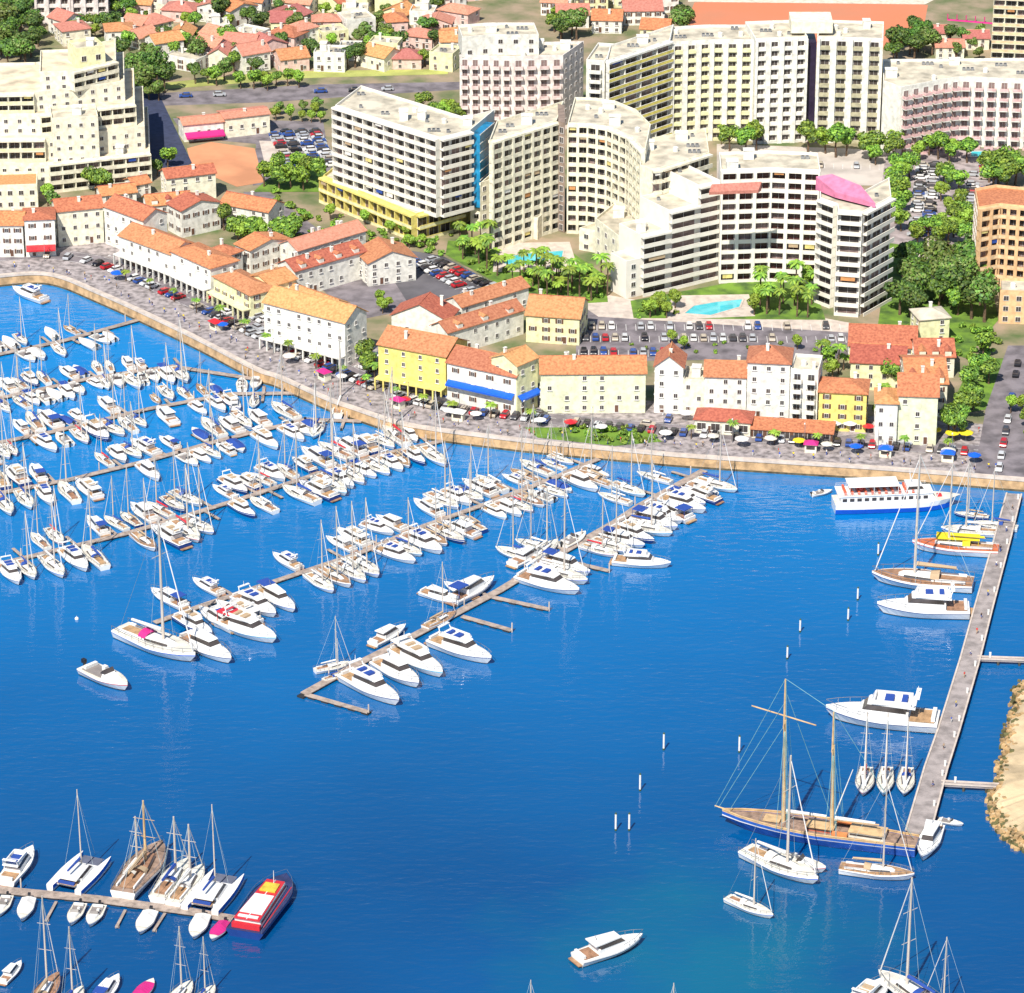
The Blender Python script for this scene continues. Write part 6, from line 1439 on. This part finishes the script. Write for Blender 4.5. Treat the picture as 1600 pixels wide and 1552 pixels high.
SKIN = mk('skin', (.50, .29, .20), .6, .05); HAIR = mk('dark_hair', (.04, .025, .015), .7)
def person_mesh(kind, shirt, trou):
    V = {'pel': ((0, 0, .93), .13), 'waist': ((0, 0, 1.08), .12), 'chest': ((0, .01, 1.32), .15), 'neck': ((0, 0, 1.47), .055), 'head': ((0, .02, 1.58), .085), 'crown': ((0, .0, 1.68), .08)}
    st = .22 if kind else .03
    for s, sg in ((-1, 'l'), (1, 'r')):
        f = st * s
        V['hip' + sg] = ((s * .09, 0, .88), .10); V['kn' + sg] = ((s * .10, f * .6 + .03, .48), .062); V['an' + sg] = ((s * .10, f - (.02), .08), .042); V['to' + sg] = ((s * .11, f + .14, .03), .035)
        V['sh' + sg] = ((s * .19, 0, 1.40), .06); V['el' + sg] = ((s * .24, -f * .5 - .02, 1.13), .042); V['wr' + sg] = ((s * .24, -f * .9 + .08, .9), .03); V['ha' + sg] = ((s * .24, -f * 1.0 + .11, .80), .035)
    E = [('pel', 'waist'), ('waist', 'chest'), ('chest', 'neck'), ('neck', 'head'), ('head', 'crown')]
    for g in 'lr': E += [('pel', 'hip' + g), ('hip' + g, 'kn' + g), ('kn' + g, 'an' + g), ('an' + g, 'to' + g), ('chest', 'sh' + g), ('sh' + g, 'el' + g), ('el' + g, 'wr' + g), ('wr' + g, 'ha' + g)]
    ks = list(V); me = bpy.data.meshes.new('person'); me.from_pydata([V[k][0] for k in ks], [(ks.index(a), ks.index(b)) for a, b in E], [])
    o = bpy.data.objects.new('tmp', me); COL.objects.link(o); md = o.modifiers.new('s', 'SKIN'); md.use_smooth_shade = True
    for i, k in enumerate(ks): sv_ = me.skin_vertices[0].data[i]; sv_.radius = (V[k][1],) * 2; sv_.use_root = (k == 'pel')
    sd = o.modifiers.new('u', 'SUBSURF'); sd.levels = 1
    dg = bpy.context.evaluated_depsgraph_get(); out = bpy.data.meshes.new_from_object(o.evaluated_get(dg)); bpy.data.objects.remove(o)
    out.materials.clear()
    for x in (SKIN, shirt, trou, HAIR): out.materials.append(x)
    for p in out.polygons:
        c = p.center; p.material_index = 3 if (c.z > 1.62 or (c.z > 1.54 and c.y < -.02)) else 0 if c.z > 1.45 else (0 if (abs(c.x) > .2 and c.z < 1.22) else 1) if c.z > .98 else (0 if (c.z < .45 and kind == 1) else 2) if c.z > .07 else 3
    return out
PEOP = [('white', CANV_W, CANV_B), ('red', REDP, CANV_T), ('blue', ROYAL, CANV_W), ('dark', BLACK, CANV_B), ('yellow', YELP, CANV_B), ('tan', CANV_T, BLACK)]
PM = [(n, [person_mesh(0, a, b), person_mesh(1, a, b)]) for n, a, b in PEOP]
def people(pts, place, pose='walking'):
    for i, p in enumerate(sorted(pts, key=lambda q: proj(q)[0])):
        n, ms = rnd.choice(PM); k = rnd.choice([0, 1]); o = bpy.data.objects.new('person', ms[k]); COL.objects.link(o); o.location = p; o.rotation_euler = (0, 0, rnd.uniform(0, 6.28)); sc = rnd.uniform(.95, 1.08); o.scale = (sc, sc, sc)
        tag(o, f"person in {n} top {'walking' if k else 'standing'}, {nth(i)} from left {place}", 'person', f'people {place}')
people(along(20, 1560, 5.0, 2.7, .8, 3.0), 'on the open promenade')
people(along(220, 1510, 29.0, 7.0, .6, 1.4), 'beside the waterfront houses')
q0 = [P(1584, 790, 1.5).lerp(P(1440, 1290, 1.5), t / 14 + rnd.uniform(0, .04)) for t in range(13)]
people(q0, 'on the concrete pier')
cleanup()
